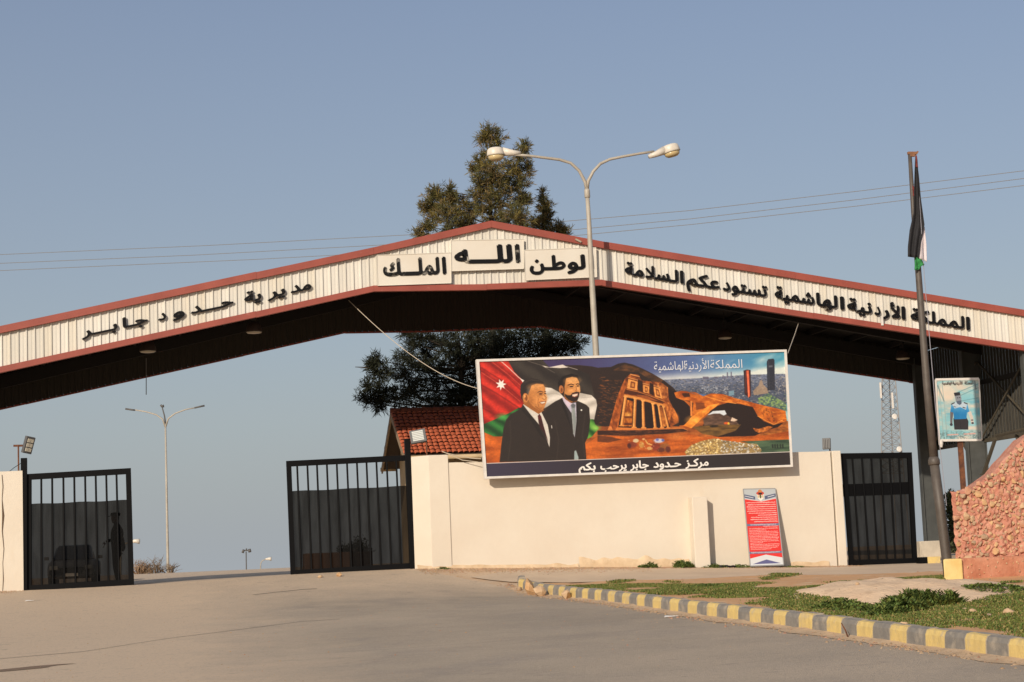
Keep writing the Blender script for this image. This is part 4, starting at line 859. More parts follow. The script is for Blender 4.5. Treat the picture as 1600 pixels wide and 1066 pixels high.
cv.poly(C2((480, 180), (560, 190), (650, 240), (700, 300), (880, 245), (1000, 270), (1050, 320), (1062, 380), (1030, 540), (985, 540), (960, 400), (700, 420), (480, 430)), fold((178, 170, 158), (222, 214, 202), 3, -.3)); cv.line(C2((890, 300), (1000, 290)), .9, (150, 140, 130), .6); cv.line(C2((500, 260), (600, 250), (660, 270)), 1.0, (150, 142, 130), .6)
cv.poly(A((70, 600), (160, 560), (250, 520), (340, 470), (330, 560), (210, 690), (150, 690), (72, 655)), fold((24, 62, 28), (50, 118, 52))); glow(A, 215, 540, 8, 4, (84, 176, 84), .7)
cv.poly(A((840, 560), (890, 560), (905, 600), (932, 628), (880, 690), (845, 710)), fold((30, 74, 30), (96, 160, 60))); glow(A, 905, 625, 6, 3.5, (150, 200, 90), .7)
cv.poly(A((72, 655), (150, 690), (210, 690), (190, 890), (78, 895)), rock((150, 66, 18), (206, 100, 32), 20, 8, 77))
# ---- the two men, printed portraits
SU = (44, 36, 31); SK1, SK2 = (196, 128, 68), (206, 140, 78)
cv.poly(C2((460, 430), (520, 395), (600, 340), (680, 300), (700, 330), (850, 335), (940, 375), (975, 410), (985, 560), (965, 720), (930, 800), (945, 985), (540, 995), (560, 620)), SU)
cv.poly(C2((676, 290), (700, 300), (780, 360), (830, 350), (836, 560), (815, 740), (790, 660), (740, 480)), (186, 180, 196)); cv.poly(C2((676, 290), (700, 296), (785, 365), (740, 410)), (206, 188, 202))
cv.poly(C2((770, 380), (800, 362), (826, 376), (818, 420), (835, 560), (812, 730), (770, 560), (782, 430)), (134, 140, 138)); cv.line(C2((790, 430), (800, 700)), 1.1, (162, 166, 162), .7); cv.poly(C2((775, 375), (800, 360), (825, 385), (812, 412), (785, 408)), (96, 98, 102))
cv.poly(C2((665, 300), (780, 470), (800, 700), (812, 740), (780, 640), (720, 500), (660, 340)), (32, 26, 23), .9); cv.poly(C2((836, 350), (860, 420), (850, 600), (820, 740), (838, 560)), (32, 26, 23), .9)
cv.poly(C2((812, 890), (830, 880), (858, 960), (856, 985), (810, 985)), (150, 166, 164)); cv.ell(*C2((889, 436))[0], 1.3, 1.3, (222, 222, 214))
cv.poly(C2((690, 200), (705, 310), (770, 355), (840, 340), (830, 280)), (140, 86, 44))
cv.poly(C2((636, 200), (632, 130), (680, 60), (780, 30), (850, 50), (872, 110), (860, 120), (830, 70), (740, 75), (712, 120), (708, 200), (690, 270), (660, 250)), (28, 21, 17))
cv.poly(C2((712, 130), (722, 82), (790, 66), (840, 78), (862, 120), (870, 175), (876, 225), (858, 290), (840, 325), (790, 335), (730, 300), (704, 240), (704, 180)), SK2)
cv.ell(*C2((668, 205))[0], 3.6, 6.4, (178, 108, 58)); cv.ell(*C2((672, 212))[0], 1.6, 3.4, (112, 64, 34)); glow(C2, 725, 190, 4, 9, (150, 92, 46), .55); glow(C2, 790, 105, 9, 4, (236, 176, 112), .7); glow(C2, 850, 200, 3, 5, (236, 172, 108), .7); glow(C2, 770, 220, 5, 4, (226, 156, 92), .6)
cv.poly(C2((706, 255), (740, 272), (770, 270), (790, 245), (830, 232), (866, 235), (862, 285), (845, 330), (800, 345), (745, 320), (712, 285)), (40, 27, 20)); cv.poly(C2((786, 262), (815, 252), (850, 250), (845, 272), (815, 286), (790, 280)), (226, 206, 184)); cv.line(C2((786, 262), (812, 256), (852, 250)), .9, (120, 60, 44)); cv.line(C2((790, 284), (820, 290), (848, 276)), .9, (150, 76, 56))
cv.line(C2((742, 158), (775, 146), (805, 156)), 1.3, (34, 22, 16)); cv.line(C2((832, 150), (850, 142), (864, 150)), 1.2, (34, 22, 16)); cv.ell(*C2((780, 174))[0], 3.0, 1.1, (52, 32, 22)); cv.ell(*C2((850, 168))[0], 2.0, 1.0, (52, 32, 22)); cv.line(C2((760, 192), (800, 194)), .6, (150, 92, 50)); cv.line(C2((826, 168), (838, 205), (824, 222), (842, 226)), .8, (146, 86, 44))
cv.poly(C2((0, 1010), (20, 800), (40, 640), (70, 540), (120, 480), (230, 420), (250, 370), (450, 440), (540, 540), (575, 640), (590, 800), (600, 1000)), SU)
cv.poly(C2((250, 372), (268, 370), (420, 470), (445, 445), (520, 600), (545, 740), (540, 850), (510, 760), (470, 640), (425, 595), (330, 480)), (206, 200, 188)); cv.poly(C2((412, 500), (432, 478), (450, 510), (470, 590), (490, 660), (530, 800), (480, 680), (440, 640), (420, 570)), (58, 28, 26)); cv.poly(C2((412, 500), (432, 478), (452, 512), (446, 545), (424, 545)), (76, 26, 28))
cv.poly(C2((238, 400), (330, 490), (425, 600), (440, 660), (500, 770), (440, 720), (340, 560), (240, 440)), (34, 28, 24), .9); cv.line(C2((562, 608), (566, 636)), 1.1, (226, 222, 214))
for C_, pts in ((C2, ((110, 560), (120, 760), (90, 1000))), (C2, ((600, 560), (640, 760), (620, 990))), (C2, ((930, 480), (900, 700), (925, 960)))): cv.line(C_(*pts), 2.2, (54, 45, 39), .7)
cv.poly(C2((240, 300), (262, 375), (420, 480), (480, 440), (400, 380)), (150, 90, 42))
cv.poly(C2((222, 240), (225, 160), (260, 110), (340, 80), (420, 95), (480, 130), (478, 150), (380, 150), (340, 190), (330, 240), (300, 250), (262, 245), (255, 340), (235, 310)), (42, 34, 30)); glow(C2, 318, 240, 3, 6, (120, 112, 104), .7); cv.line(C2((260, 130), (340, 100), (430, 112)), 1.4, (70, 60, 52), .6)
cv.poly(C2((330, 200), (345, 160), (400, 142), (470, 148), (492, 185), (498, 250), (512, 305), (505, 350), (490, 390), (470, 432), (430, 440), (380, 410), (320, 350), (300, 290)), SK1)
glow(C2, 400, 175, 10, 4, (226, 160, 96), .7); glow(C2, 480, 300, 4.5, 5, (228, 158, 92), .7); glow(C2, 400, 330, 7, 7, (212, 142, 78), .6); glow(C2, 340, 330, 5, 9, (150, 90, 42), .6); glow(C2, 420, 420, 8, 3, (146, 88, 42), .6); glow(C2, 490, 300, 2.5, 3, (244, 186, 124), .6)
cv.ell(*C2((280, 300))[0], 4.6, 7.4, (190, 120, 62)); cv.ell(*C2((286, 300))[0], 2.0, 4.6, (122, 70, 34)); cv.ell(*C2((270, 280))[0], 1.4, 2.4, (224, 156, 92), soft=.6)
cv.line(C2((412, 238), (440, 226), (468, 236)), 1.2, (70, 48, 34)); cv.line(C2((484, 232), (498, 228)), 1.2, (70, 48, 34)); cv.ell(*C2((444, 256))[0], 3.0, 1.0, (56, 36, 24)); cv.ell(*C2((492, 252))[0], 1.6, .9, (56, 36, 24)); cv.line(C2((425, 272), (465, 272)), .6, (140, 84, 44)); cv.line(C2((474, 262), (506, 300), (488, 318), (462, 308)), .8, (140, 84, 42))
cv.poly(C2((430, 350), (495, 338), (486, 358), (455, 364)), (226, 212, 190)); cv.line(C2((428, 350), (462, 342), (498, 338)), .9, (120, 62, 40)); cv.line(C2((440, 364), (465, 370), (488, 360)), .9, (160, 92, 62)); cv.line(C2((418, 310), (412, 360), (425, 400)), .9, (144, 86, 42)); cv.line(C2((382, 390), (440, 432)), .8, (130, 78, 38)); cv.line(C2((370, 190), (450, 184)), .5, (170, 106, 56)); cv.line(C2((372, 205), (440, 200)), .5, (170, 106, 56))
# fine mottling, so that rock, cloth and skin read as a photograph
g1 = fbm(cv.X / 2.2, cv.Y / 1.6, 101) - .5; g2 = fbm(cv.X / 7, cv.Y / 5, 111) - .5
cv.a = cv.a * (1 + (g1 * .22 + g2 * .22)[..., None] * np.clip(.35 + 1.2 * (cv.a[..., :1] - cv.a[..., 2:3]), .15, 1.0))
cv.blur(2)
# band and rule at the foot
yb = A((100, 893))[0][1]; cv.poly([(0, yb), (476, yb), (476, 179), (0, 179)], lambda X, Y: ramp((58, 52, 70), (46, 40, 40), X / 260))
cv.line([(0, yb), (476, yb)], 1.1, (200, 190, 184))
cv.a = np.clip(cv.a * 1.0 + (np.random.default_rng(2).random(cv.a.shape[:2])[..., None] - .5) * .02, 0, 1)
M_bill = print_mat('billboard_print', cv.image('billboard_print'))
DBB = DG - .42
bb = empty('billboard', onY(990, 740, DBB), 'wide picture billboard showing two suited men, a flag and desert scenes above an Arabic caption', 'billboard')
P = [onY(*QB[k], DBB) for k in ('BL', 'BR', 'TR', 'TL')]
print_panel('print_sheet', P, M_bill, bb, .10, mat('sheet_backing', (.35, .33, .30), .7), 24, 10, .008)
O = [onY(*c, DBB) for c in ((757, 748.5), (1238.5, 729.5), (1228.5, 546.5), (744, 562))]
for i, (w0, nm) in enumerate(zip((.09, .07, .07, .11), ('frame_rail',) * 4)):
    a, b = O[i], O[(i + 1) % 4]; ia, ib = P[i], P[(i + 1) % 4]; q = MB(); y0, y1 = -.035, .14
    q.hexa([a + Vector((0, y0, 0)), b + Vector((0, y0, 0)), ib + Vector((0, y0, 0)), ia + Vector((0, y0, 0)), a + Vector((0, y1, 0)), b + Vector((0, y1, 0)), ib + Vector((0, y1, 0)), ia + Vector((0, y1, 0))]); q.build(nm, M_white, bb)
for u in (.04, .5, .96):
    a = O[0].lerp(O[1], u); q = MB(); q.box((a.x, DBB + .28, a.z + .35), (.05, .26, .05)); q.build('bracket', M_galv, bb)
for u in (.12, .36, .62, .88):
    a = O[0].lerp(O[1], u); q = MB(); q.box((a.x, DBB + .17, a.z + 1.3), (.06, .05, 2.4)); q.build('stud', M_galv, bb)
bs = lambda x: 735.2 - .038 * (x - 904)
for s_, x0, x1 in (('بكم', 904, 931), ('يرحب', 938, 979.4), ('جابر', 984.5, 1014), ('حـدود', 1021, 1064.6), ('مركـز', 1070.8, 1107.5)):
    letters('lettering', s_, x0, x1, bs, 11.5, DBB - .0125, M_print, bb, .002, .05, .04)
bs2 = lambda x: 579 - .03 * (x - 1021)
M_print2 = mat('pale_blue_print', (.62, .65, .70), .6)
for s_, x0, x1 in (('الهاشمية', 1022, 1071), ('الأردنية', 1069, 1108), ('المملكة', 1110, 1160)):
    letters('lettering', s_, x0, x1, bs2, 13.5, DBB - .0125, M_print2, bb, .002, .0, .04)

# ---------------------------------------------------------------- leaning notice banner
nb = Canvas(50, 119, 5)
nb.put(np.ones((nb.H, nb.W)), (214, 52, 44))
nb.poly([(0, 0), (50, 0), (50, 15), (27, 19.5), (0, 15)], (176, 182, 184)); nb.poly([(0, 8), (17, 12), (17, 17), (0, 13.5)], (84, 92, 118)); nb.poly([(50, 7.5), (32, 11.5), (32, 17), (50, 12.5)], (84, 92, 118))
nb.line([(2, 11), (14, 14)], 1.1, (205, 205, 205)); nb.line([(37, 13), (47, 10.5)], 1.1, (205, 205, 205)); nb.line([(0, 15.4), (26, 19.8), (50, 15.4)], .7, (226, 214, 208))
nb.poly([(20, 8), (31, 8), (30, 15), (25.5, 19), (21, 15)], (226, 220, 206)); nb.ell(25.5, 7, 6, 3, (190, 70, 50)); nb.ell(25.5, 3.5, 3, 2.2, (196, 120, 60)); nb.ell(25.5, 7.4, 3, 1.6, (40, 36, 36)); nb.ell(25.5, 12, 1.6, 3, (90, 90, 50)); nb.ell(22, 12, 1.0, 2.5, (200, 170, 120)); nb.ell(29, 12, 1.0, 2.5, (200, 170, 120))
rg = random.Random(4)
def textline(y, x0, x1, w=.95, al=.85):
    x = x0
    while x < x1:
        l = rg.uniform(1.6, 4.5); e2 = min(x + l, x1)
        if e2 - x > .6: nb.line([(x, y + rg.uniform(-.1, .1)), (e2, y + rg.uniform(-.1, .1))], w * rg.uniform(.7, 1.1), (236, 206, 200), al)
        for _ in range(2): nb.ell(rg.uniform(x, e2), y + rg.choice((-.9, .8)), .35, .35, (236, 206, 200), .7)
        x = e2 + rg.uniform(.4, .8)
for i, x0 in enumerate((3, 5, 3, 4, 3, 5, 19, 8, 7, 12)): textline(21.5 + 3.3 * i, x0, 47.5)
nb.poly([(0, 54.5), (50, 54.5), (50, 58), (0, 58)], (104, 108, 136)); textline(56, 6, 45, .7); textline(58.6, 25, 47, .7)
for i, x1 in enumerate((47, 29, 46, 47, 46.5, 45, 47, 46, 47, 22, 47, 46, 44, 34)): textline(62 + 2.45 * i, 3, x1, .75, .75)
nb.poly([(0, 97.5), (50, 97.5), (50, 100.8), (0, 100.8)], (104, 108, 136)); textline(99, 3, 46, .7)
nb.poly([(0, 108), (25, 102.5), (50, 108), (50, 119), (0, 119)], (206, 208, 208)); nb.poly([(2, 117), (25, 110), (48, 117)], (92, 92, 132)); nb.poly([(0, 116.5), (50, 116.5), (50, 119), (0, 119)], (206, 210, 212))
M_ban = print_mat('notice_print', nb.image('notice_print'))
tl, tr = onY(1161.5, 764.5, DG - .05), onY(1211.5, 763.5, DG - .05); bl, br = onY(1172.5, 884.5, DG - .60), onY(1224.5, 882.5, DG - .60)
ban = empty('notice_banner', (bl + br) / 2, 'tall red and grey notice board with small white print leaning against the cream wall', 'notice board')
nn = (br - bl).cross(tl - bl).normalized(); nn = nn if nn.y < 0 else -nn
print_panel('print_sheet', [bl, br, tr, tl], M_ban, ban, .02, M_white, 4, 8, .0, nn)
for a, b in ((bl, tl), (br, tr), (bl, br), (tl, tr)): q = MB(); q.beam(a - nn * .01, b - nn * .01, .025, .03); q.build('frame_rail', M_galv, ban)

# ---------------------------------------------------------------- portrait sign on a rusted post
of = Canvas(67, 95.5, 5); z = lambda *p: [((x - 197) / 8.95, (y - 112) / 8.88) for x, y in p]
def ofbg(X, Y):
    n = fbm(X / 18, Y / 7, 91); c = ramp((206, 198, 182), (138, 190, 196), n * 2.2 - .5); k = (np.exp(-((Y - 36) / 5) ** 2) * .5 + np.exp(-((Y - 52) / 6) ** 2) * .5) * np.clip(fbm(X / 9, Y / 3, 95) * 2 - .4, 0, 1); k = k[..., None]; return c * (1 - k) + np.array((70, 160, 190)) / 255 * k
of.put(np.ones((of.H, of.W)), ofbg)
of.ell(16, 22, 16, 15, (226, 206, 184), .8, soft=.6)
for a in ((66, 8, 30, 22), (66, 14, 34, 27), (64, 30, 40, 34)): of.line([(a[0], a[1]), (a[2], a[3])], 1.4, (96, 140, 150), .6)
for x_ in (4.5, 10, 60): of.line([(x_, 8), (x_ + 2.5, 88)], 1.2, (150, 170, 168), .8)
of.line([(3, 10), (11, 34)], 2, (90, 120, 124), .6); of.line([(61, 4), (62, 16)], 2.2, (84, 100, 104), .6)
of.poly(z((415, 660), (430, 640), (600, 640), (625, 700), (615, 815), (420, 812)), (48, 46, 46)); of.line(z((505, 680), (512, 812)), .5, (30, 30, 30))
of.poly(z((400, 450), (470, 430), (510, 460), (560, 430), (620, 450), (645, 570), (610, 580), (600, 665), (425, 670), (420, 575), (375, 565)), lambda X, Y: ramp((120, 180, 214), (34, 120, 176), (Y - 36) / 22 + fbm(X / 5, Y / 5, 3) * .4))
of.poly(z((400, 450), (470, 430), (510, 475), (560, 430), (620, 450), (600, 540), (520, 500), (440, 520)), (196, 204, 210), .85)
of.poly(z((375, 565), (420, 575), (400, 680), (395, 755), (365, 745), (370, 650)), (104, 98, 100)); of.ell(*z((380, 742))[0], 2.4, 2.2, (60, 58, 62)); of.poly(z((620, 575), (665, 560), (690, 640), (700, 740), (660, 740), (650, 660)), (196, 188, 178)); of.ell(*z((680, 725))[0], 2.0, 1.6, (60, 60, 66)); of.ell(*z((676, 684))[0], 2.0, 1.0, (70, 70, 76))
of.poly(z((450, 340), (535, 330), (545, 390), (520, 435), (500, 450), (465, 420)), (132, 138, 146)); of.ell(*z((490, 372))[0], 1.1, .8, (60, 60, 68)); of.ell(*z((520, 368))[0], 1.1, .8, (60, 60, 68)); of.poly(z((440, 300), (525, 292), (532, 335), (450, 345)), (44, 44, 50)); of.poly(z((470, 420), (545, 405), (540, 460), (515, 470), (480, 450)), (84, 96, 112))
of.line(z((400, 458), (440, 440)), 1.6, (60, 50, 50)); of.line(z((580, 440), (620, 458)), 1.6, (60, 50, 50)); of.line(z((560, 505), (590, 515)), 1.4, (50, 52, 60)); of.line(z((430, 490), (460, 500)), .9, (60, 70, 84))
of.put(np.clip((of.Y - 79) / 6, 0, 1) * np.clip(fbm(of.X / 2, of.Y / 2, 15) * 2.4 - .8, 0, 1), (96, 120, 122), .9); of.line([(14, 87), (30, 86.4)], 2.0, (222, 160, 146), .8); of.line([(40, 86), (57, 85.4)], 2.0, (222, 160, 146), .8)
M_off = print_mat('portrait_print', of.image('portrait_print'))
DP = atd(1497, 690, 40).y
Pq = [onY(*c, DP) for c in ((1467.6, 688.3), (1533.7, 687.5), (1529, 592), (1461.8, 593.3))]
ps = empty('portrait_sign', (onY(1503, 700, DP).x, DP, G(onY(1503, 700, DP).x, DP)), 'pale blue portrait sign of a uniformed officer on a rusted post behind the stone wall', 'sign')
print_panel('print_sheet', Pq, M_off, ps, .03, M_white, 6, 8, .012)
for i in range(4): q = MB(); q.beam(Pq[i], Pq[(i + 1) % 4], .022, .05); q.build('frame_rail', M_white, ps)
a = onY(1501, 690, DP + .06); q = MB(); q.box((a.x, DP + .09, (a.z + 1.0 + G(a.x, DP)) / 2), (.10, .08, a.z + 1.0 - G(a.x, DP))); q.build('post', M_rust, ps)
for s_, x0, x1 in (('الهاشمية', 1472, 1487), ('الأردنية', 1488, 1504), ('المملكة', 1507, 1521)): letters('lettering', s_, x0, x1, lambda x: 600.5 - .01 * (x - 1472), 4.6, DP - .016, mat('dark_red_print', (.10, .05, .05), .6), ps, .002, .02, .04)
a = onY(1470, 692, DP); q = MB(); q.lathe([(.03, -.1), (.05, -.03), (.05, .05)], a, 8); q.build('bracket', M_white, ps)

# ================================================================== STREET LAMP in front of the canopy
DLm = DF - 1.15
lamp = empty('street_lamp', (onY(934, 880, DLm).x, DLm, G(onY(934, 880, DLm).x, DLm)), 'tall two-armed street lamp rising behind the billboard in front of the gable', 'street lamp')
pts = [(937.5, 700), (931.5, 555), (925.5, 450), (920.5, 350), (917.3, 300)]
w_ = [.10, .092, .082, .068, .06]; PP = [onY(*p, DLm) for p in pts]; PP[0].z = lamp.location.z
q = MB(); q.tube(PP, w_, 14); q.build('pole', M_pole, lamp, True)
for c in ([(917.3, 300), (914.5, 285), (905, 267), (892, 255), (874, 249.5), (850, 246.5), (826, 243.5), (804, 241.8)], [(917.3, 300), (919, 283), (927, 268), (938, 256), (953, 249), (975, 244.5), (1000, 240), (1022, 236.8)]):
    q = MB(); q.tube([onY(*p, DLm) for p in c], [.052, .05, .046, .044, .042, .04, .038, .036], 12); q.build('arm', M_pole, lamp, True)
q = MB(); c = onY(917.5, 303, DLm); q.lathe([(.07, -.12), (.085, -.1), (.085, .1), (.07, .14)], c, 12); q.build('collar', M_pole, lamp, True)
def cobra(px, py, sg, tilt, sc=1.0):
    c = onY(px, py, DLm); M3 = Matrix.Rotation(tilt, 3, 'Y'); h = None
    q = MB(); q.lathe([(.255, 0), (.262, .03), (.255, .11), (.235, .185), (.18, .222), (.06, .235)], c, 22, M3 @ Matrix.Diagonal((1, .85, 1))); h = q.build('lamp_head', M_head, lamp, True)
    q = MB(); q.lathe([(.05, -.155), (.15, -.145), (.215, -.10), (.245, -.003)], c, 22, M3 @ Matrix.Diagonal((1, .85, 1))); q.build('lens', M_lens, h, True)
    q = MB(); q.lathe([(.268, -.008), (.268, .012)], c, 22, M3 @ Matrix.Diagonal((1, .85, 1))); q.build('rim', M_pole, h)
    a0 = c + M3 @ Vector((sg * .20, 0, .10)); a1 = c + M3 @ Vector((sg * .52, 0, .045)); a2 = c + M3 @ Vector((sg * .72, 0, .03))
    q = MB(); q.tube([a0, a1, a2], [.13, .085, .06], 12); q.build('neck', M_head, h, True)
cobra(775, 243, 1, R(-3)); cobra(1049.5, 237.5, -1, R(-14))
# ================================================================== FLAGPOLE AND FLAG
DFp = atd(1470, 850, 35.6).y
fp = empty('flagpole', (onY(1478, 905, DFp).x, DFp, G(onY(1478, 905, DFp).x, DFp)), 'dark leaning steel flagpole with a rusted cap in front of the canopy', 'flagpole')
a = onY(1479, 872, DFp); gg = G(a.x, DFp)
low = [Vector((a.x + .03, DFp, gg)), a, onY(1470, 800, DFp), onY(1459.5, 722, DFp)]; q = MB(); q.tube(low, [.10, .098, .094, .092], 16); q.build('lower_tube', M_fpole, fp, True)
up_ = [onY(1459.5, 724, DFp), onY(1448, 600, DFp), onY(1434.5, 420, DFp), onY(1427, 330, DFp), onY(1421.5, 241, DFp)]; q = MB(); q.tube(up_, [.078, .073, .062, .045, .038], 14); q.build('upper_tube', M_fpole, fp, True)
q = MB(); q.lathe([(.10, -.06), (.112, -.04), (.112, .04), (.085, .10)], onY(1459.5, 722, DFp), 16); q.build('collar', M_fpole, fp, True)
q = MB(); q.box(tuple(onY(1425.5, 239.5, DFp)), (.19, .07, .05)); q.beam(onY(1430, 242, DFp), onY(1434, 237, DFp), .05, .03); q.box(tuple(onY(1425.5, 243, DFp - .02)), (.10, .05, .05)); q.build('rusted_cap', M_rustcap, fp, label='rusted square cap')
q = MB(); q.tube([onY(1431, 243, DFp - .08), onY(1438, 330, DFp - .12), onY(1444, 430, DFp - .12), onY(1462, 640, DFp - .13), onY(1479, 790, DFp - .10)], .007, 5); q.build('halyard', mat('pale_cord', (.30, .30, .34), .8), fp)
q = MB(); q.box((a.x - .08, DFp - .45, G(a.x, DFp - .4) + .25), (.03, .03, .6)); q.build('stake', M_gate, label='short black stake standing beside the yellow block', cat='stake')
fl = empty('flag', onY(1432, 430, DFp), 'limp black, white and green flag hanging from the pole top', 'flag')
zf = lambda x, y: (1380 + x / 4.442, 220 + y / 4.442)
def cloth(name, Lp, Rp, m, n=14, rows=30, amp=.05, off=-.13, fr=3, par=fl):
    ly = np.array([p[1] for p in Lp]); ry = np.array([p[1] for p in Rp]); P = []
    for j in range(rows + 1):
        t = j / rows; yl = ly[0] + (ly[-1] - ly[0]) * t; yr = ry[0] + (ry[-1] - ry[0]) * t
        xl_ = np.interp(yl, ly, [p[0] for p in Lp]); xr_ = np.interp(yr, ry, [p[0] for p in Rp]); row = []
        for i in range(n + 1):
            u = i / n; x, y = xl_ + (xr_ - xl_) * u, yl + (yr - yl) * u
            w = amp * (.25 + .75 * t) * math.sin(fr * math.pi * u + 1.4 * t + .8 * math.sin(5 * t))
            row.append(onY(*zf(x, y), DFp + off - w + .01 * math.sin(9 * t + 3 * u)))
        P.append(row)
    q = MB(); q.grid(P); o = q.build(name, m, par, True); sd = o.modifiers.new('s', 'SOLIDIFY'); sd.thickness = .006; return o
M_fb = mat('black_flag_cloth', (.024, .024, .028), .9, var=.3, scale=4); M_fw = mat('white_flag_cloth', (.66, .60, .62), .9); M_fg = mat('green_flag_cloth', (.03, .22, .06), .9); M_fr = mat('red_flag_cloth', (.16, .03, .025), .9)
cloth('black_stripe', [(224, 108), (215, 280), (210, 500), (184, 620), (172, 740), (172, 806)], [(232, 112), (248, 240), (262, 400), (288, 590), (262, 700), (247, 816)], M_fb, fr=4)
cloth('white_stripe', [(286, 600), (262, 700), (244, 815)], [(288, 602), (300, 720), (303, 842)], M_fw, 8, 14, .03, -.10, 2)
cloth('green_stripe', [(218, 805), (218, 898)], [(258, 812), (285, 860)], M_fg, 8, 10, .04, -.115, 3)
q_ = [(238, 890)]; cloth('green_stripe', [(219, 890), (226, 900)], [(262, 868), (250, 893)], M_fg, 5, 4, .02, -.11, 2)
cloth('red_panel', [(224, 100), (226, 180)], [(234, 104), (241, 190)], M_fr, 3, 8, .01, -.155, 1)
cloth('red_panel', [(202, 310), (206, 385)], [(214, 320), (216, 385)], M_fr, 3, 6, .01, -.15, 1)
# ================================================================== FLOODLIGHTS
def flood(px, py, D, w, h, yaw, pitch, lab, grid, base, roll=0, gl=M_glass):
    c = onY(px, py, D); Mx = Matrix.Rotation(yaw, 3, 'Z') @ Matrix.Rotation(pitch, 3, 'X') @ Matrix.Rotation(roll, 3, 'Y')
    t = empty('floodlight', onY(*base, D), lab, 'floodlight'); 
    def bx(q, cx, cy, cz, dx, dy, dz): q.hexa([c + Mx @ Vector((cx + a * dx / 2, cy + b * dy / 2, cz + e_ * dz / 2)) for e_ in (-1, 1) for a, b in ((-1, -1), (1, -1), (1, 1), (-1, 1))])
    q = MB(); bx(q, 0, .05, 0, w, .09, h); q.build('housing', M_flamp, t, bevel=.01)
    nx, nz = grid
    for i in range(nx):
        for j in range(nz):
            q = MB(); bx(q, (-w / 2 + .04) + (w - .08) * (i + .5) / nx, 0, (-h / 2 + .04) + (h - .08) * (j + .5) / nz, (w - .08) / nx * .86, .02, (h - .08) / nz * .78); q.build('lamp_glass', gl, t)
    for k in (-.3, -.1, .1, .3): 
        q = MB(); bx(q, k * w, .12, 0, .015, .05, h * .8); q.build('cooling_fin', M_flamp, t)
    b0 = onY(*base, D); q = MB(); q.tube([b0 - Vector((0, 0, .05)), b0 + Vector((0, 0, max(.1, c.z - b0.z)))], .02, 8); q.build('stem', M_rust, t)
    q = MB(); q.beam(Vector((b0.x - .12, D, c.z - .0)), Vector((c.x, D + .06, c.z - .0)), .04, .05); q.build('arm', M_rust, t)
M_spot = mat('round_led_lens', (.62, .58, .46), .3)
flood(46, 696, DG + .2, .26, .43, R(38), R(14), 'dark four-lens floodlight on a rusty stem above the left gate post', (2, 3), (29, 733), R(9), M_spot)
flood(653, 681, DG + .15, .42, .36, R(-12), R(-18), 'square floodlight with bright slatted glass above the pillar by the tiled house', (1, 6), (667, 711), R(-9))
flood(1292, 694, DG + .25, .22, .30, R(150), R(8), 'dark floodlight on top of the cream wall right of the billboard', (2, 2), (1297, 706), 0, M_glassd)
q = MB(); q.tube([onY(690, 705, DG - .1), onY(706, 712, DG - .12), onY(722, 719, DG - .12), onY(752, 723, DG - .3)], .01, 5); q.tube([onY(693, 707, DG - .1), onY(715, 712, DG), onY(735, 716, DG), onY(752, 717, DG - .2)], .01, 5)
q.build('loose_cable', M_cable, label='pale loose cable draped from the pillar top to the billboard', cat='cable')
q = MB(); q.tube([onY(12, 739, DG + .05), onY(22, 731, DG + .05), onY(36, 722, DG + .05)], .008, 5); q.build('loose_cable', M_gate, label='thin dark cable from the left wall end up to the gate post', cat='cable')

# ================================================================== STONE MONUMENT at the right
DM = atd(1500, 900, 34.6).y
mon = empty('stone_monument', onY(1560, 915, DM), 'broken red clay wall studded with buff stones, its top sloping up to the right', 'wall')
out = [(1500, 876), (1502, 830), (1501, 800), (1504, 767), (1512, 764), (1521, 765), (1527, 758), (1541, 748), (1556, 737), (1566, 724), (1578, 711), (1590, 697), (1602, 684), (1640, 664), (1700, 650), (1700, 876)]
O2 = [onY(x, y, DM) for x, y in out]
# body: front face as a heightfield cut to the outline
x0, x1 = O2[0].x - .03, O2[-1].x; nx = 170; q = MB(); cols = []
tops = [(p.x, p.z) for p in O2[3:-1]]
zb = min(O2[0].z, O2[-1].z)
for i in range(nx + 1):
    x = x0 + (x1 - x0) * i / nx; zt = float(np.interp(x, [t[0] for t in tops], [t[1] for t in tops])) + .03 * mnoise.noise(Vector((x * 6, 0, 0)))
    col = []
    for j in range(71):
        z_ = zb + (zt - zb) * j / 70; w = .05 * mnoise.noise(Vector((x * 6, z_ * 6, 1))) + .05 * mnoise.noise(Vector((x * 16, z_ * 16, 4)))
        ed = .10 * max(0, 1 - (x - x0) / .12) ** 2 + .08 * max(0, 1 - (zt - z_) / .10) ** 2
        col.append(Vector((x + (.02 * mnoise.noise(Vector((0, z_ * 8, 2))) if i == 0 else 0), DM + w + ed, z_)))
    cols.append(col)
q.grid(cols); q.grid([[c[-1] for c in cols], [Vector((max(c[-1].x, x0 + .30), DM + .5, c[-1].z - .02)) for c in cols]][::-1]); q.grid([[p + Vector((.30, .5, 0)) for p in cols[0]], cols[0]])
q.grid([[Vector((max(c[-1].x, x0 + .30), DM + .5, c[-1].z - .02)) for c in cols], [Vector((max(c[0].x, x0 + .30), DM + .5, zb)) for c in cols]][::-1])
q.build('clay_core', M_mortar, mon, True)
a = onY(1503, 874, DM - .12); gg = G(a.x, DM) - .1
cols = []
for i in range(90):
    x = a.x + (x1 - a.x) * i / 89; col = [Vector((x, DM - .12 + .02 * mnoise.noise(Vector((x * 4, z_ * 4, 0))) + .012 * mnoise.noise(Vector((x * 15, z_ * 15, 3))), z_)) for z_ in np.linspace(gg, a.z + .012 * mnoise.noise(Vector((x * 4, 0, 0))), 14)]
    col.append(Vector((x, DM - .09, a.z + .02))); col.append(Vector((x, DM + .1, a.z + .015))); cols.append(col)
q = MB(); q.grid(cols); q.grid([[p + Vector((.28, .55, 0)) for p in cols[0]], cols[0]]); q.build('base_course', M_mortar2, mon, True)
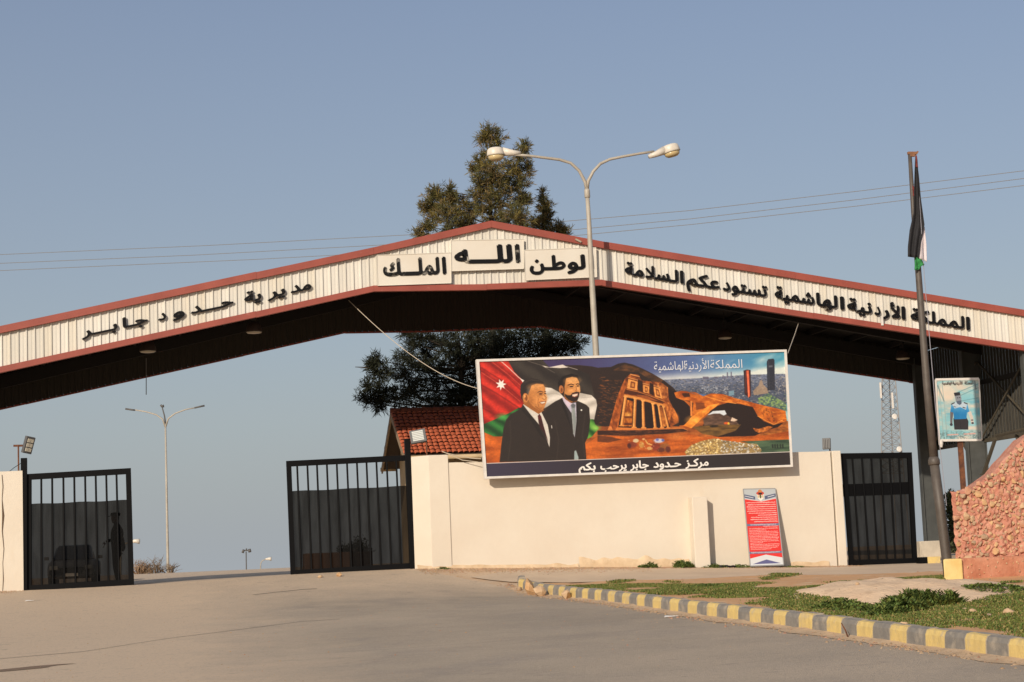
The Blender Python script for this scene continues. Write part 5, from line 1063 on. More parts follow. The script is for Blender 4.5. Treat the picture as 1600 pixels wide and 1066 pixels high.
a, b = onY(1473.5, 874, DM - .2), onY(1503.5, 873, DM - .2); gb = G(a.x, DM) - .08
q = MB(); sx_ = .24; q.hexa([(a.x, DM - .2, gb), (b.x, DM - .2, gb), (b.x + .05, DM + .3, gb), (a.x + sx_, DM + .3, gb), (a.x, DM - .2, a.z), (b.x, DM - .2, a.z), (b.x + .05, DM + .3, a.z), (a.x + sx_, DM + .3, a.z)]); q.build('yellow_block', M_yblock, label='cream yellow painted plaster block at the left foot of the red stone monument', cat='block', bevel=.025)
def rock_mesh(seed, n=14):
    rr = random.Random(seed); import bmesh
    bm = bmesh.new()
    for _ in range(n):
        v = Vector((rr.gauss(0, 1), rr.gauss(0, 1), rr.gauss(0, 1))).normalized(); bm.verts.new(v * rr.uniform(.8, 1.05))
    bmesh.ops.convex_hull(bm, input=bm.verts[:]); bmesh.ops.delete(bm, geom=[v for v in bm.verts if not v.link_faces], context='VERTS')
    me = bpy.data.meshes.new('stone'); bm.to_mesh(me); bm.free(); return me
RK = []
for k in range(16):
    me = rock_mesh(100 + k); me.materials.append(STONES[k % 4]); RK.append(me)
placed = []; rr = random.Random(12); tries = 0
topx = [t[0] for t in tops]; topz = [t[1] for t in tops]
while len(placed) < 300 and tries < 30000:
    tries += 1; x = rr.uniform(x0 + .01, min(x1, onY(1612, 800, DM).x)); zt = float(np.interp(x, topx, topz)); z_ = rr.uniform(zb + .06, zt + .01)
    r_ = rr.choice((.028, .036, .046, .056, .066, .080, .092)) * rr.uniform(.85, 1.1)
    if zt - z_ > .1 and any((x - a) ** 2 + (z_ - b) ** 2 < ((r_ + c) * .80) ** 2 for a, b, c in placed): continue
    if any((x - a) ** 2 + (z_ - b) ** 2 < ((r_ + c) * .75) ** 2 for a, b, c in placed): continue
    placed.append((x, z_, r_))
    inst('stone', RK[rr.randrange(16)], (x, DM - .008 + rr.uniform(-.012, .012), z_), (rr.uniform(-.5, .5), rr.uniform(0, 6.28), rr.uniform(-.4, .4)), (r_ * rr.uniform(.9, 1.25), r_ * rr.uniform(.5, .9), r_ * rr.uniform(.75, 1.05)), mon)
for k in range(46):
    x = rr.uniform(a.x + .45, x1 - .3); inst('stone', RK[rr.randrange(16)], (x, DM - .128, rr.uniform(gg + .15, a.z - .03)), (rr.random(), rr.uniform(0, 6.28), rr.random()), (rr.uniform(.012, .032), .02, rr.uniform(.01, .02)), mon)

# ================================================================== TILED HOUSE behind the wall, under the canopy
DH = 56.2
e0, e1 = onY(631, 711, DH), onY(750, 706, DH); r0 = onY(610.5, 644, DH + 3.1); bk = onY(594, 737, DH + 6.3)
HX0, HX1 = e0.x, e0.x + 8.5; ze = (e0.z + e1.z) / 2; zr = r0.z
house = empty('tiled_house', (HX0 + 4, DH + 3, G(HX0 + 4, DH + 3)), 'small house with a red clay tiled gable roof behind the wall left of the billboard', 'house')
gz_ = G(HX0 + 2, DH + 3) - .4
q = MB(); L0, L1 = HX0 + .55, HX1 - .5; y0, y1 = DH + .6, DH + 5.6; zc = ze + .05; ym = DH + 3.1
sl_ = (zr - ze) / 3.1
zw0 = ze + sl_ * (y0 - DH) - .12
q.add([(L0, y0, gz_), (L1, y0, gz_), (L1, y1, gz_), (L0, y1, gz_), (L0, y0, zw0), (L1, y0, zw0), (L1, y1, zw0), (L0, y1, zw0), (L0, ym, zr - .15), (L1, ym, zr - .15)],
      [(0, 1, 5, 4), (2, 3, 7, 6), (0, 4, 8, 7, 3), (1, 2, 6, 9, 5)]); q.build('house_wall', M_hwall, house)
for y_, zz, nm in ((DH, ze, 1), (DH + 6.3, ze - .05, -1)):
    pass
roof = MB(); roof.slab([(HX0, DH, ze - .10), (HX1, DH, ze - .10), (HX1, ym, zr - .10), (HX0, ym, zr - .10)], (0, 0, .06)); roof.slab([(HX0, ym, zr - .10), (HX1, ym, zr - .10), (HX1, DH + 6.3, ze - .12), (HX0, DH + 6.3, ze - .12)], (0, 0, .06)); rf = roof.build('roof', M_wood, house)
# clay tiles as real curved pieces, joined
V = []; F = []; nr, nc = 13, int((HX1 - HX0) / .17); LT = math.hypot(3.1, zr - ze) / nr; sv = Vector((0, 3.1, zr - ze)).normalized(); nv = Vector((0, -(zr - ze), 3.1)).normalized()
for side in (0, 1):
    for i in range(nr):
        for j in range(nc):
            b0 = len(V); s0 = i * LT; jx = random.uniform(-.012, .012); jz = random.uniform(-.006, .012)
            for s_, lift in ((s0 - .03, .055), (s0 + LT, .015)):
                for k in range(7):
                    a_ = math.pi * k / 6; x = HX0 + (j + .5) * .17 - math.cos(a_) * .083 + jx; h_ = math.sin(a_) * .05 + lift + jz - .03
                    if side == 0: p = Vector((x, DH, ze)) + sv * s_ + nv * h_
                    else: p = Vector((x, 2 * ym - DH, ze)) + Vector((0, -sv.y, sv.z)) * s_ + Vector((0, -nv.y, nv.z)) * h_
                    V.append(tuple(p))
            F += [(b0 + k, b0 + k + 1, b0 + k + 8, b0 + k + 7) for k in range(6)]
fastmesh('roof_tiles', V, F, M_tile, house, kind='stuff')
for i in range(int((HX1 - HX0) / .35)):
    q = MB(); x = HX0 + i * .35; q.tube([(x - .01, ym, zr + .03 + random.uniform(-.008, .008)), (x + .37, ym, zr + .02)], [.115, .10], 8); q.build('ridge_tile', M_ridge, house, True)
for y_, zz in ((DH, ze), (DH + 6.3, ze - .05)):
    q = MB(); q.beam((HX0 + .02, y_, zz - .13), (HX0 + .02, ym, zr - .10), .05, .20); q.build('barge_board', M_barge, house)
q = MB(); q.tube([(HX0 - .02, DH - .07, ze - .12), (HX1, DH - .07, ze - .12)], .07, 8); q.build('gutter', M_hwall, house, True)
q = MB(); q.tube([(HX0 - .02, DH + 6.36, ze - .12), (HX0 + .5, DH + 6.36, ze - .12)], .07, 8); q.build('gutter', M_hwall, house, True)
for i in range(14):
    x = HX0 + .5 + i * .55; q = MB(); q.beam((x, DH + .02, ze - .17), (x, DH + .7, ze + .7 * sl_ - .2), .07, .10); q.build('rafter_end', M_wood, house)
q = MB(); q.box(((L0 + L1) / 2, y0 - .01, ze - .5), (L1 - L0 - 1.2, .04, .35)); q.build('window_strip', M_glassd, house)

# ================================================================== TREES
def tree(name, lab, cat, base, lobes, Yc, mats, ntri=10, L=.42, W=.028, dens=34, trunk=.28, droop=.15, group=None, seed=1, mid=False):
    """lobes: (px, py, r px across, r px up) placed at depth Yc (+dy); needle clumps fill each lobe"""
    rg_ = np.random.default_rng(seed); B0 = Vector(base); t = empty(name, B0, lab, cat, group)
    s_ = Yc / FPX; cs = []; br = MB(); tr = MB()
    cen = [(atd(px, py, Yc + dy), rx * s_, rz * s_) for px, py, rx, rz, dy in lobes]
    top = max(c[0].z for c in cen); tx = B0.x if mid else cen[0][0].x; tz = [B0, B0.lerp(Vector((tx, cen[0][0].y, top)), .5), Vector((tx, cen[0][0].y, top))]
    tr.tube([B0 - Vector((0, 0, .3)), B0.lerp(tz[2], .3) + Vector((.1, 0, 0)), tz[1], tz[1].lerp(tz[2], .6), tz[2]], [trunk, trunk * .8, trunk * .6, trunk * .3, .02], 9); tr.build('trunk', M_bark, t, True)
    allc = []
    for c, rx, rz in cen:
        h = c.z - rz * .7; u = max(.08, min(.95, (h - B0.z - rx * .6) / (top - B0.z))); p0 = B0.lerp(tz[2], u)
        br.tube([p0, p0.lerp(c, .5) + Vector((0, 0, -.1)), c], [.05, .03, .012], 5, False)
        n_ = max(26, int(dens * (rx * rx * rz) ** .62 * 1.0 + 10))
        d = rg_.normal(size=(n_, 3)); d /= np.linalg.norm(d, axis=1)[:, None]; rad = rg_.random(n_) ** .45
        P = np.array(c) + d * rad[:, None] * np.array([rx, rx * .9, rz]) * rg_.uniform(.8, 1.18, (n_, 1)); 
        dirs = d * .7 + np.array([0, 0, .35]) + rg_.normal(size=(n_, 3)) * .35; dirs /= np.linalg.norm(dirs, axis=1)[:, None]
        for p, dr in zip(P[:: max(1, n_ // 14)], dirs): br.tube([c, Vector((c + Vector(p)) / 2) + Vector((0, 0, -.05)), Vector(p)], [.014, .009, .004], 4, False)
        allc.append(np.concatenate([P, dirs], 1))
    C_ = np.concatenate(allc); N = len(C_)
    br.build('branches', M_bark, t)
    C_ = np.repeat(C_, ntri, 0); M = len(C_)
    dr = C_[:, 3:] * 1.0 + rg_.normal(size=(M, 3)) * .62; dr /= np.linalg.norm(dr, axis=1)[:, None]
    st = C_[:, :3] + C_[:, 3:] * rg_.uniform(-.6, .6, (M, 1)) * L + rg_.normal(size=(M, 3)) * .03; ln = L * rg_.uniform(.45, 1.1, (M, 1))
    sd = np.cross(dr, rg_.normal(size=(M, 3))); sd /= np.linalg.norm(sd, axis=1)[:, None]; w_ = W * rg_.uniform(.7, 1.3, (M, 1))
    tip = st + dr * ln; tip[:, 2] -= droop * ln[:, 0] * rg_.random(M)
    md = (st + tip) / 2 + sd * w_; md2 = (st + tip) / 2 - sd * w_
    V = np.stack([st, md, tip, md2], 1).reshape(-1, 3); F = np.arange(4 * M).reshape(-1, 4)
    mi = np.repeat(rg_.integers(0, len(mats), N), ntri)
    fastmesh('crown', V, F, mats, t, midx=mi); return t
def leafmat(name, c):
    m = mat(name, c, .75, spec=.25); b = m.node_tree.nodes['Principled BSDF']; return m
NM = [leafmat('olive_needles', (.18, .142, .04)), leafmat('dark_needles', (.07, .066, .026)), leafmat('brown_green_needles', (.175, .125, .05)), leafmat('green_needles', (.10, .094, .03))]
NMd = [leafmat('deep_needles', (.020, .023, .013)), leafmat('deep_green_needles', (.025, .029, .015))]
Z = lambda x, y, r1, r2, dy=0: (540 + x / 3.5525, 180 + y / 3.5525, r1 / 3.5525, r2 / 3.5525, dy)
TB = atd(775, 880, 84); TB.z = G(TB.x, TB.y)
tree('pine_tree', 'tall olive brown conifer rising above the gable top behind the street lamp', 'tree', TB,
     [Z(800, 95, 30, 38), Z(838, 130, 48, 52), Z(770, 135, 32, 22), Z(800, 200, 62, 55), Z(750, 265, 42, 36), Z(715, 295, 28, 12), Z(990, 175, 18, 38), Z(965, 225, 38, 38, -.5), Z(930, 290, 62, 60), Z(1005, 305, 32, 42),
      Z(820, 310, 95, 90, -1.2), Z(760, 390, 80, 90, -1), Z(900, 400, 90, 90, .5), Z(970, 370, 50, 50), Z(840, 470, 120, 110, -.8), Z(720, 480, 60, 70), Z(975, 470, 36, 30), Z(1000, 475, 30, 14), Z(940, 555, 85, 66, -1.5), Z(990, 600, 40, 46), Z(860, 590, 110, 80),
      Z(500, 420, 40, 45), Z(470, 470, 52, 52), Z(445, 520, 30, 22), Z(540, 480, 62, 60), Z(575, 425, 14, 30), Z(600, 470, 36, 50), Z(570, 560, 85, 82, -1), Z(500, 570, 45, 60), Z(450, 620, 40, 34), Z(410, 660, 34, 22), Z(640, 530, 62, 90, .5), Z(680, 600, 80, 80), Z(620, 640, 110, 50),
      (780, 420, 70, 60, 1), (720, 460, 60, 60, 1), (840, 430, 45, 60, 1.5)],
     84, NM, ntri=24, L=.33, W=.0145, dens=105, seed=3)
TB3 = atd(862, 880, 88); TB3.z = G(TB3.x, TB3.y)
tree('pine_tree', 'narrow small conifer just right of the tall one behind the gable', 'tree', TB3,
     [Z(1095, 450, 12, 34), Z(1098, 500, 26, 34), Z(1120, 510, 26, 34), Z(1085, 560, 40, 40), Z(1120, 570, 32, 34), Z(1100, 620, 62, 44), Z(1045, 600, 26, 22), Z(1190, 625, 26, 28), Z(1215, 655, 34, 26), Z(1160, 660, 60, 40), (850, 400, 30, 40, 0), (880, 420, 30, 40, 0)],
     88, NM[:3], ntri=20, L=.30, W=.015, dens=125, seed=9)
TB2 = atd(735, 885, 66); TB2.z = G(TB2.x, TB2.y)
Q2 = lambda x, y, r1, r2, dy=0: (520 + x / 4.846, 440 + y / 4.846, r1 / 4.846, r2 / 4.846, dy)
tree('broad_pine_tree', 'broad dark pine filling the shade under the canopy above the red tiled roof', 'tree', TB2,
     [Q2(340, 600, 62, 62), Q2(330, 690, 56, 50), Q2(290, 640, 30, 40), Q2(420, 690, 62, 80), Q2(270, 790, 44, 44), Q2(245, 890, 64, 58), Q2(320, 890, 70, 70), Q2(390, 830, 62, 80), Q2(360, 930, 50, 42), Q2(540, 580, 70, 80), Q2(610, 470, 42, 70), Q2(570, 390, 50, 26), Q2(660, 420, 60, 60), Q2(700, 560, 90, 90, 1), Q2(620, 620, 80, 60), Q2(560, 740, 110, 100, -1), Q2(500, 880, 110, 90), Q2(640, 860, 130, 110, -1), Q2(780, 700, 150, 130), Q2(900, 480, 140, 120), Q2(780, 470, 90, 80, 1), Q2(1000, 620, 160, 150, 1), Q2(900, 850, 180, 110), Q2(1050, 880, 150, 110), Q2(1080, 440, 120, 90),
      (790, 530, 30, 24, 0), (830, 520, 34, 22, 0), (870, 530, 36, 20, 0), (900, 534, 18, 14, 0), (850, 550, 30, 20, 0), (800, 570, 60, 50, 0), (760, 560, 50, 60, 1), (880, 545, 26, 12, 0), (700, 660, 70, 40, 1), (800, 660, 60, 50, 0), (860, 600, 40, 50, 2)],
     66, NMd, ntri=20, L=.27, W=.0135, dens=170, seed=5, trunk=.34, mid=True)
q = MB(); q.tube([Q2(170, 647, 0, 0)[:2] and atd(555, 573.6, 66), atd(572, 574.5, 66), atd(585, 578, 66)], [.012, .03, .05], 5); q.build('bare_twig', M_bark, bpy.data.objects['broad_pine_tree'])
TB4 = atd(1486, 876, 70); TB4.z = G(TB4.x, TB4.y)
tree('young_tree', 'bushy green tree seen between the flagpole and the stone monument', 'tree', TB4,
     [(1486, 782, 6, 10, 0), (1482, 800, 12, 14, 0), (1497, 795, 8, 14, 0), (1490, 820, 16, 18, 0), (1474, 830, 10, 20, 0), (1500, 830, 14, 22, 0), (1484, 850, 20, 20, 0), (1505, 855, 16, 16, 0), (1466, 850, 6, 16, 0), (1460, 800, 3, 9, 0)],
     70, [leafmat('grey_green_leaves', (.085, .095, .045)), leafmat('mid_green_leaves', (.06, .075, .03))], ntri=12, L=.22, W=.035, dens=110, trunk=.10, seed=6)

# ================================================================== FAR THINGS
def far_lamp(name, lab, cat, Yc, parts, bx, grp=None):
    p = atd(bx[0], bx[1], Yc); g = G(p.x, p.y); t = empty(name, (p.x, p.y, min(g, p.z)), lab, cat, grp)
    for nm, pts, r, m in parts:
        P_ = [atd(x, y, Yc) for x, y in pts]
        if nm == 'pole': P_.insert(0, Vector((P_[0].x, P_[0].y, min(g, P_[0].z - .1))))
        rr_ = [r[0] + (r[1] - r[0]) * i / (len(P_) - 1) for i in range(len(P_))]; q = MB(); q.tube(P_, rr_, 8); q.build(nm, m, t, True)
    return t
M_hd = mat('slim_lamp_head', (.10, .095, .09), .6)
far_lamp('street_lamp', 'slender three-headed street lamp beyond the gateway under the left slope', 'street lamp', 105,
         [('pole', [(262.5, 888), (260.5, 780), (258.5, 665)], (.10, .05), M_pole), ('arm', [(258.5, 668), (254, 655), (244, 648), (228, 643.5), (210, 640.5)], (.05, .035), M_pole), ('arm', [(258.5, 668), (263, 654), (274, 646), (290, 640), (306, 637)], (.05, .035), M_pole), ('arm', [(258.5, 662), (257, 650), (253.5, 637)], (.045, .035), M_hd),
          ('lamp_head', [(211, 641), (206, 640.5), (196, 639)], (.05, .055), M_hd), ('lamp_head', [(304, 637.5), (310, 636), (319.5, 634)], (.05, .055), M_hd), ('lamp_head', [(251, 633), (253, 635), (256, 634.5)], (.06, .09), M_hd)], (262.5, 888))
far_lamp('floodlight_mast', 'tiny far mast with two floodlights on a crossbar beyond the road crest', 'floodlight', 160,
         [('pole', [(385, 892), (384.5, 862)], (.06, .05), M_hd), ('crossbar', [(380, 860.5), (390, 860)], (.05, .05), M_hd), ('lamp_head', [(378.5, 861), (381.5, 862)], (.16, .16), M_hd), ('lamp_head', [(388, 861), (392, 860)], (.16, .16), M_hd), ('lamp_head', [(384, 858.5), (385.5, 859)], (.10, .10), M_hd)], (385, 892))
far_lamp('street_lamp', 'far small lamp with a white head on a curved arm beside the middle gate leaf', 'street lamp', 150,
         [('pole', [(407, 890), (407.5, 880), (410, 876), (415, 874)], (.05, .04), M_pole), ('lamp_head', [(415, 874), (420, 873.2), (424, 873.4)], (.07, .17), M_head)], (407, 890))
far_lamp('street_lamp', 'far lamp whose white head pokes out right of the left gate leaf', 'street lamp', 100,
         [('pole', [(188, 905), (188.5, 858), (194, 850), (205, 847)], (.07, .05), M_pole), ('lamp_head', [(204, 847), (211, 845.5), (218, 846)], (.07, .15), M_head)], (188, 905))
# lattice mast
tw = empty('lattice_mast', (atd(1394, 850, 150).x, atd(1394, 850, 150).y, G(atd(1394, 850, 150).x, atd(1394, 850, 150).y)), 'grey lattice radio mast with dish antennas seen between the canopy and the right gate', 'radio mast')
TZ = 150
legs = []
for (xb, xt, dd) in ((1377, 1378.5, 0), (1412, 1396, 0), (1396, 1388, 2.0)):
    a, b = atd(xb, 740, TZ + dd), atd(xt, 560, TZ + dd); q = MB(); q.tube([a + (a - b) * .6, a, b], .05, 6); q.build('leg', M_galv, tw); legs.append((a, b))
for i in range(16):
    u, v = i / 16, (i + 1) / 16
    for (m0, m1) in ((0, 1), (1, 2), (2, 0)):
        A0, B0_ = legs[m0][0].lerp(legs[m0][1], u), legs[m1][0].lerp(legs[m1][1], v); q = MB(); q.tube([A0, B0_], .022, 4, False); q.tube([legs[m1][0].lerp(legs[m1][1], u), legs[m0][0].lerp(legs[m0][1], v)], .022, 4, False); q.tube([A0, legs[m1][0].lerp(legs[m1][1], u)], .022, 4, False); q.build('cross_bracing', M_galv, tw)
for px, py, r in ((1398, 651, .24), (1405, 702, .24)):
    q = MB(); q.lathe([(.02, -.12), (r, 0), (r * .96, .04), (.02, -.08)], atd(px, py, TZ - .5), 14, Matrix.Rotation(R(80), 3, 'X')); q.build('dish', M_white, tw, True)
for px, py in ((1394.5, 626), (1376, 610)):
    q = MB(); q.box(tuple(atd(px, py, TZ - .4)), (.14, .10, 1.3)); q.build('panel_antenna', M_white, tw)
# overhead wires
grp = 'overhead wires crossing behind the canopy'
for lab, pts in (('uppermost of three thin overhead wires crossing the sky', [(-80, 401), (0, 398), (320, 384), (641, 367), (859, 348), (1080, 329), (1340, 299), (1600, 267), (1690, 255)]),
                 ('middle one of three thin overhead wires crossing the sky', [(-80, 415), (0, 411.7), (300, 399), (596, 383), (887, 360), (1080, 342), (1340, 312), (1600, 279), (1690, 268)]),
                 ('lowest of three thin overhead wires crossing the sky', [(-80, 426), (0, 423), (400, 405.5), (650, 392), (897, 368.5), (1080, 351), (1340, 322), (1600, 290), (1690, 279)])):
    q = MB(); q.tube([atd(x, y, 118 - (x - 800) * .01) for x, y in pts], .020, 5); q.build('overhead_wire', M_wire, label=lab, cat='wire', group=grp, smooth=True)

# ================================================================== BEHIND THE NETTING: guard, car, planter
def skin_body(name, verts, edges, rad, m, parent, sub=2, root=0):
    me = bpy.data.meshes.new(name); c = Vector(verts[root]); me.from_pydata([Vector(v) - c for v in verts], edges, []); me.materials.append(m)
    o = bpy.data.objects.new(name, me); COL.objects.link(o); WO[o.name] = c; o.parent = parent; o.location = c - WO[parent.name]
    sk = o.modifiers.new('s', 'SKIN'); sk.use_smooth_shade = True
    for i, r_ in enumerate(rad): me.skin_vertices[0].data[i].radius = (r_, r_) if not isinstance(r_, tuple) else r_; me.skin_vertices[0].data[i].use_root = i == root
    sd = o.modifiers.new('d', 'SUBSURF'); sd.levels = sub; sd.render_levels = sub; return o
gp = onY(183, 915, DG + .75); gp.z = G(gp.x, gp.y)
man = empty('person', gp, 'guard in dark clothes and a peaked cap standing side-on behind the left gate netting', 'person')
M_cl = mat('dark_uniform_cloth', (.018, .020, .024), .9); M_sk = mat('skin', (.32, .17, .10), .6); M_cap = mat('dark_cap_cloth', (.012, .013, .016), .8)
def W_(x, y, z_): return (gp.x + x * 1.2, gp.y + y, gp.z + z_ * 1.03)
# faces left (-x); y is his side to side
vs = [W_(0, 0, .98), W_(.01, 0, 1.15), W_(.02, 0, 1.33), W_(.03, 0, 1.46), W_(.0, 0, 1.53), W_(-.01, 0, 1.58)]
es = [(0, 1), (1, 2), (2, 3), (3, 4), (4, 5)]; rd = [(.165, .17), (.16, .165), (.175, .19), (.12, .16), (.062, .062), (.055, .055)]
for sg in (-1, 1):
    b0 = len(vs); vs += [W_(.0, sg * .10, .90), W_(-.02, sg * .11, .50), W_(.03, sg * .12, .10), W_(-.10, sg * .13, .045)]; es += [(0, b0), (b0, b0 + 1), (b0 + 1, b0 + 2), (b0 + 2, b0 + 3)]; rd += [.125, .085, .065, .055]
    b0 = len(vs); fx = (.12, .16, .15) if sg < 0 else (.02, -.14, -.20); fz = (1.14, .92, .86) if sg < 0 else (1.16, 1.12, 1.12)
    vs += [W_(.03, sg * .20, 1.42), W_(fx[0], sg * .24, fz[0]), W_(fx[1], sg * .20, fz[1]), W_(fx[2] - .03, sg * .19, fz[2] - .03)]; es += [(3, b0), (b0, b0 + 1), (b0 + 1, b0 + 2), (b0 + 2, b0 + 3)]; rd += [.075, .058, .045, .036]
skin_body('body', vs, es, rd, M_cl, man)
hd = MB(); n = 14
prof_h = [(.02, 1.52), (.062, 1.545), (.078, 1.58), (.086, 1.63), (.09, 1.68), (.084, 1.73), (.06, 1.765), (.015, 1.78)]
M3 = Matrix.Diagonal((1.08, .86, 1)); hd.lathe([(r_, z_ - 1.52) for r_, z_ in prof_h], W_(-.02, 0, 1.52), 18, M3)
hd.add([W_(-.112, -.012, 1.655), W_(-.112, .012, 1.655), W_(-.135, .014, 1.622), W_(-.135, -.014, 1.622), W_(-.11, 0, 1.61)], [(0, 1, 2, 3), (3, 2, 4)])
for sg in (-1, 1): hd.lathe([(.008, 0), (.018, .02), (.02, .045), (.008, .06)], W_(.0, sg * .078, 1.61), 8)
h_ = hd.build('head', M_sk, man, True)
q = MB(); q.lathe([(.095, 0), (.105, .02), (.115, .06), (.10, .085), (.03, .095)], W_(-.01, 0, 1.71), 18, Matrix.Diagonal((1.12, .95, 1))); q.add([W_(-.10, -.07, 1.715), W_(-.10, .07, 1.715), W_(-.20, .045, 1.695), W_(-.20, -.045, 1.695), W_(-.10, -.07, 1.727), W_(-.10, .07, 1.727), W_(-.20, .045, 1.705), W_(-.20, -.045, 1.705)], [(0, 1, 2, 3), (4, 7, 6, 5), (2, 6, 7, 3), (0, 4, 5, 1), (1, 5, 6, 2), (3, 7, 4, 0)]); q.build('cap', M_cap, man, True)
for sg, hx, hz_ in ((-1, .12, .83), (1, -.23, 1.09)):
    vs = [W_(hx, sg * .19, hz_), W_(hx - .02, sg * .19, hz_ - .05)]; es = [(0, 1)]; rd = [(.026, .04), (.018, .038)]
    for k in range(4):
        b0 = len(vs); o_ = (k - 1.5) * .019; l = (.07, .08, .075, .06)[k]; vs += [W_(hx - .025 + .0, sg * .19 + o_, hz_ - .07), W_(hx - .035, sg * .19 + o_, hz_ - .07 - l * .5), W_(hx - .055, sg * .19 + o_, hz_ - .07 - l)]; es += [(1, b0), (b0, b0 + 1), (b0 + 1, b0 + 2)]; rd += [.009, .008, .007]
    b0 = len(vs); vs += [W_(hx - .04, sg * .19 - sg * .025, hz_ - .03), W_(hx - .065, sg * .19 - sg * .03, hz_ - .06)]; es += [(0, b0), (b0, b0 + 1)]; rd += [.011, .009]
    skin_body('hand', vs, es, rd, M_sk, man, 1)
# parked car, front on
cp = atd(112, 905, 66); cp.z = G(cp.x, cp.y); car = empty('parked_car', cp, 'dark car facing the gate, dimly seen through the left gate netting', 'car')
M_car = mat('dark_car_paint', (.11, .11, .11), .4); M_cg = mat('car_glass', (.03, .035, .04), .1); M_ty = mat('tyre_rubber', (.02, .02, .02), .9); M_hl = mat('headlight_glass', (.30, .30, .28), .15)
def sec(y, w, zl, zh, r=.12): return [(-w + r, y, zl), (-w, y, zl + r), (-w, y, zh - r), (-w + r, y, zh), (w - r, y, zh), (w, y, zh - r), (w, y, zl + r), (w - r, y, zl)]
def loft(secs, name, m, par, off):
    q = MB(); vs = [Vector(p) + off for s_ in secs for p in s_]; k = len(secs[0]); fs = [(i * k + j, i * k + (j + 1) % k, (i + 1) * k + (j + 1) % k, (i + 1) * k + j) for i in range(len(secs) - 1) for j in range(k)]; fs += [tuple(range(k)), tuple((len(secs) - 1) * k + j for j in range(k))]; q.add(vs, fs); return q.build(name, m, par, True)
loft([sec(0, .78, .30, .62), sec(.12, .85, .24, .74), sec(1.1, .88, .22, .90), sec(2.6, .89, .22, .92), sec(4.1, .87, .24, .92), sec(4.4, .80, .32, .80)], 'body', M_car, car, cp)
cb = loft([sec(1.1, .72, .86, .93, .03), sec(1.75, .64, .88, 1.42, .1), (sec(2.6, .64, .88, 1.47, .1)), sec(3.3, .62, .88, 1.38, .1), sec(3.9, .70, .86, .95, .04)], 'cabin', M_cg, car, cp)
for sx in (-1, 1):
    q = MB(); q.box((cp.x + sx * .62, cp.y + .02, cp.z + .62), (.30, .14, .15)); q.build('headlight', M_hl, car, bevel=.03)
    q = MB(); q.box((cp.x + sx * .96, cp.y + 1.4, cp.z + .98), (.16, .10, .12)); q.build('mirror', M_car, car, bevel=.02)
    for yy in (.8, 3.5): q = MB(); q.lathe([(.30, -.1), (.33, -.06), (.33, .06), (.30, .1)], (cp.x + sx * .76, cp.y + yy, cp.z + .33), 18, Matrix.Rotation(R(90), 3, 'Y')); q.build('wheel', M_ty, car, True)
q = MB(); q.box((cp.x, cp.y - .01, cp.z + .50), (.7, .05, .18)); q.build('grille', M_ty, car)
q = MB(); q.box((cp.x, cp.y - .04, cp.z + .36), (.46, .03, .11)); q.build('number_plate', M_white, car)
# planter block behind the middle gate leaf
a, b = onY(476, 868, DG + 3), onY(582, 864, DG + 3); g1 = G(a.x, DG + 3)
pl = empty('planter', ((a.x + b.x) / 2, DG + 3, g1), 'low brown concrete planter with a shrub behind the middle gate netting', 'planter')
q = MB(); q.box(((a.x + b.x) / 2, DG + 3.4, (a.z + g1) / 2), (b.x - a.x, .8, a.z - g1 + .1)); q.build('trough', mat('brown_planter', (.16, .085, .05), .9), pl, bevel=.03)
tree('planter_shrub', 'small shrub growing in the brown planter behind the middle gate netting', 'shrub', Vector((onY(548, 868, DG + 3.4).x, DG + 3.4, a.z)), [(548, 858, 10, 9, 0), (560, 852, 12, 11, 0), (570, 860, 10, 8, 0), (538, 861, 8, 6, 0)], 51, NMd, ntri=10, L=.12, W=.015, dens=130, trunk=.03, seed=15)

# ================================================================== GROUND COVER, ROCKS, RUBBLE
def inside(mx, my, poly):
    c = False; j = len(poly) - 1
    for i in range(len(poly)):
        if (poly[i][1] > my) != (poly[j][1] > my) and mx < (poly[j][0] - poly[i][0]) * (my - poly[i][1]) / (poly[j][1] - poly[i][1]) + poly[i][0]: c = not c
        j = i
    return c
# sand mound as a low dome on the verge
mc = gnd(1418, 946); mcx, mcy = mc.x, mc.y
def mound(x, y):
    u = (x - mcx) / 2.05; v = (y - mcy) / 3.6; u += .10 * mnoise.noise(Vector((y * .8, 1, 0))); d2 = u * u + v * v
    h = max(0, 1 - d2); h = h * h * (3 - 2 * h) if h < 1 else 1
    return .25 * h * (.85 + .25 * mnoise.noise(Vector((x * 1.1, y * 1.1, 4))))
q = MB(); P_ = []
for i in range(61):
    u = -1.15 + 2.3 * i / 60; row = []
    for j in range(49):
        v = -1.15 + 2.3 * j / 48; x, y = mcx + u * 2.05, mcy + v * 3.6; h = mound(x, y); row.append(Vector((x, y, vz(x, y) - .03 + h + .03 * min(1, h * 12) + min(1, h * 6) * (.035 * mnoise.noise(Vector((x * 2.2, y * 1.6, 0))) + .018 * mnoise.noise(Vector((x * 7, y * 6, 0)))))))
    P_.append(row)
q.grid(P_); M_sand = mat('pale_sand_heap', (.82, .60, .39), .95, scale=2, col2=(.74, .52, .33), bump=1.2, bscale=14)
layer(M_sand, (.50, .34, .21), 2.5, .54, .68, amt=.6, detail=8)
q.build('sand_heap', M_sand, smooth=True, kind='structure')
def surf(x, y):
    return vz(x, y) + max(0, mound(x, y))
def gndS(px, py):
    lo, hi = 12.0, 60.0
    for m in np.linspace(12, 60, 400):
        p = atd(px, py, m); z_ = surf(p.x, p.y) if on_verge(p.x, p.y) else G(p.x, p.y)
        if p.z < z_: return Vector((p.x, p.y, z_))
    return gnd(px, py)
def on_verge(x, y): return y < nose_y and x > xr_kerb(min(y, nose_y - .1)) and y < verge_back(x)
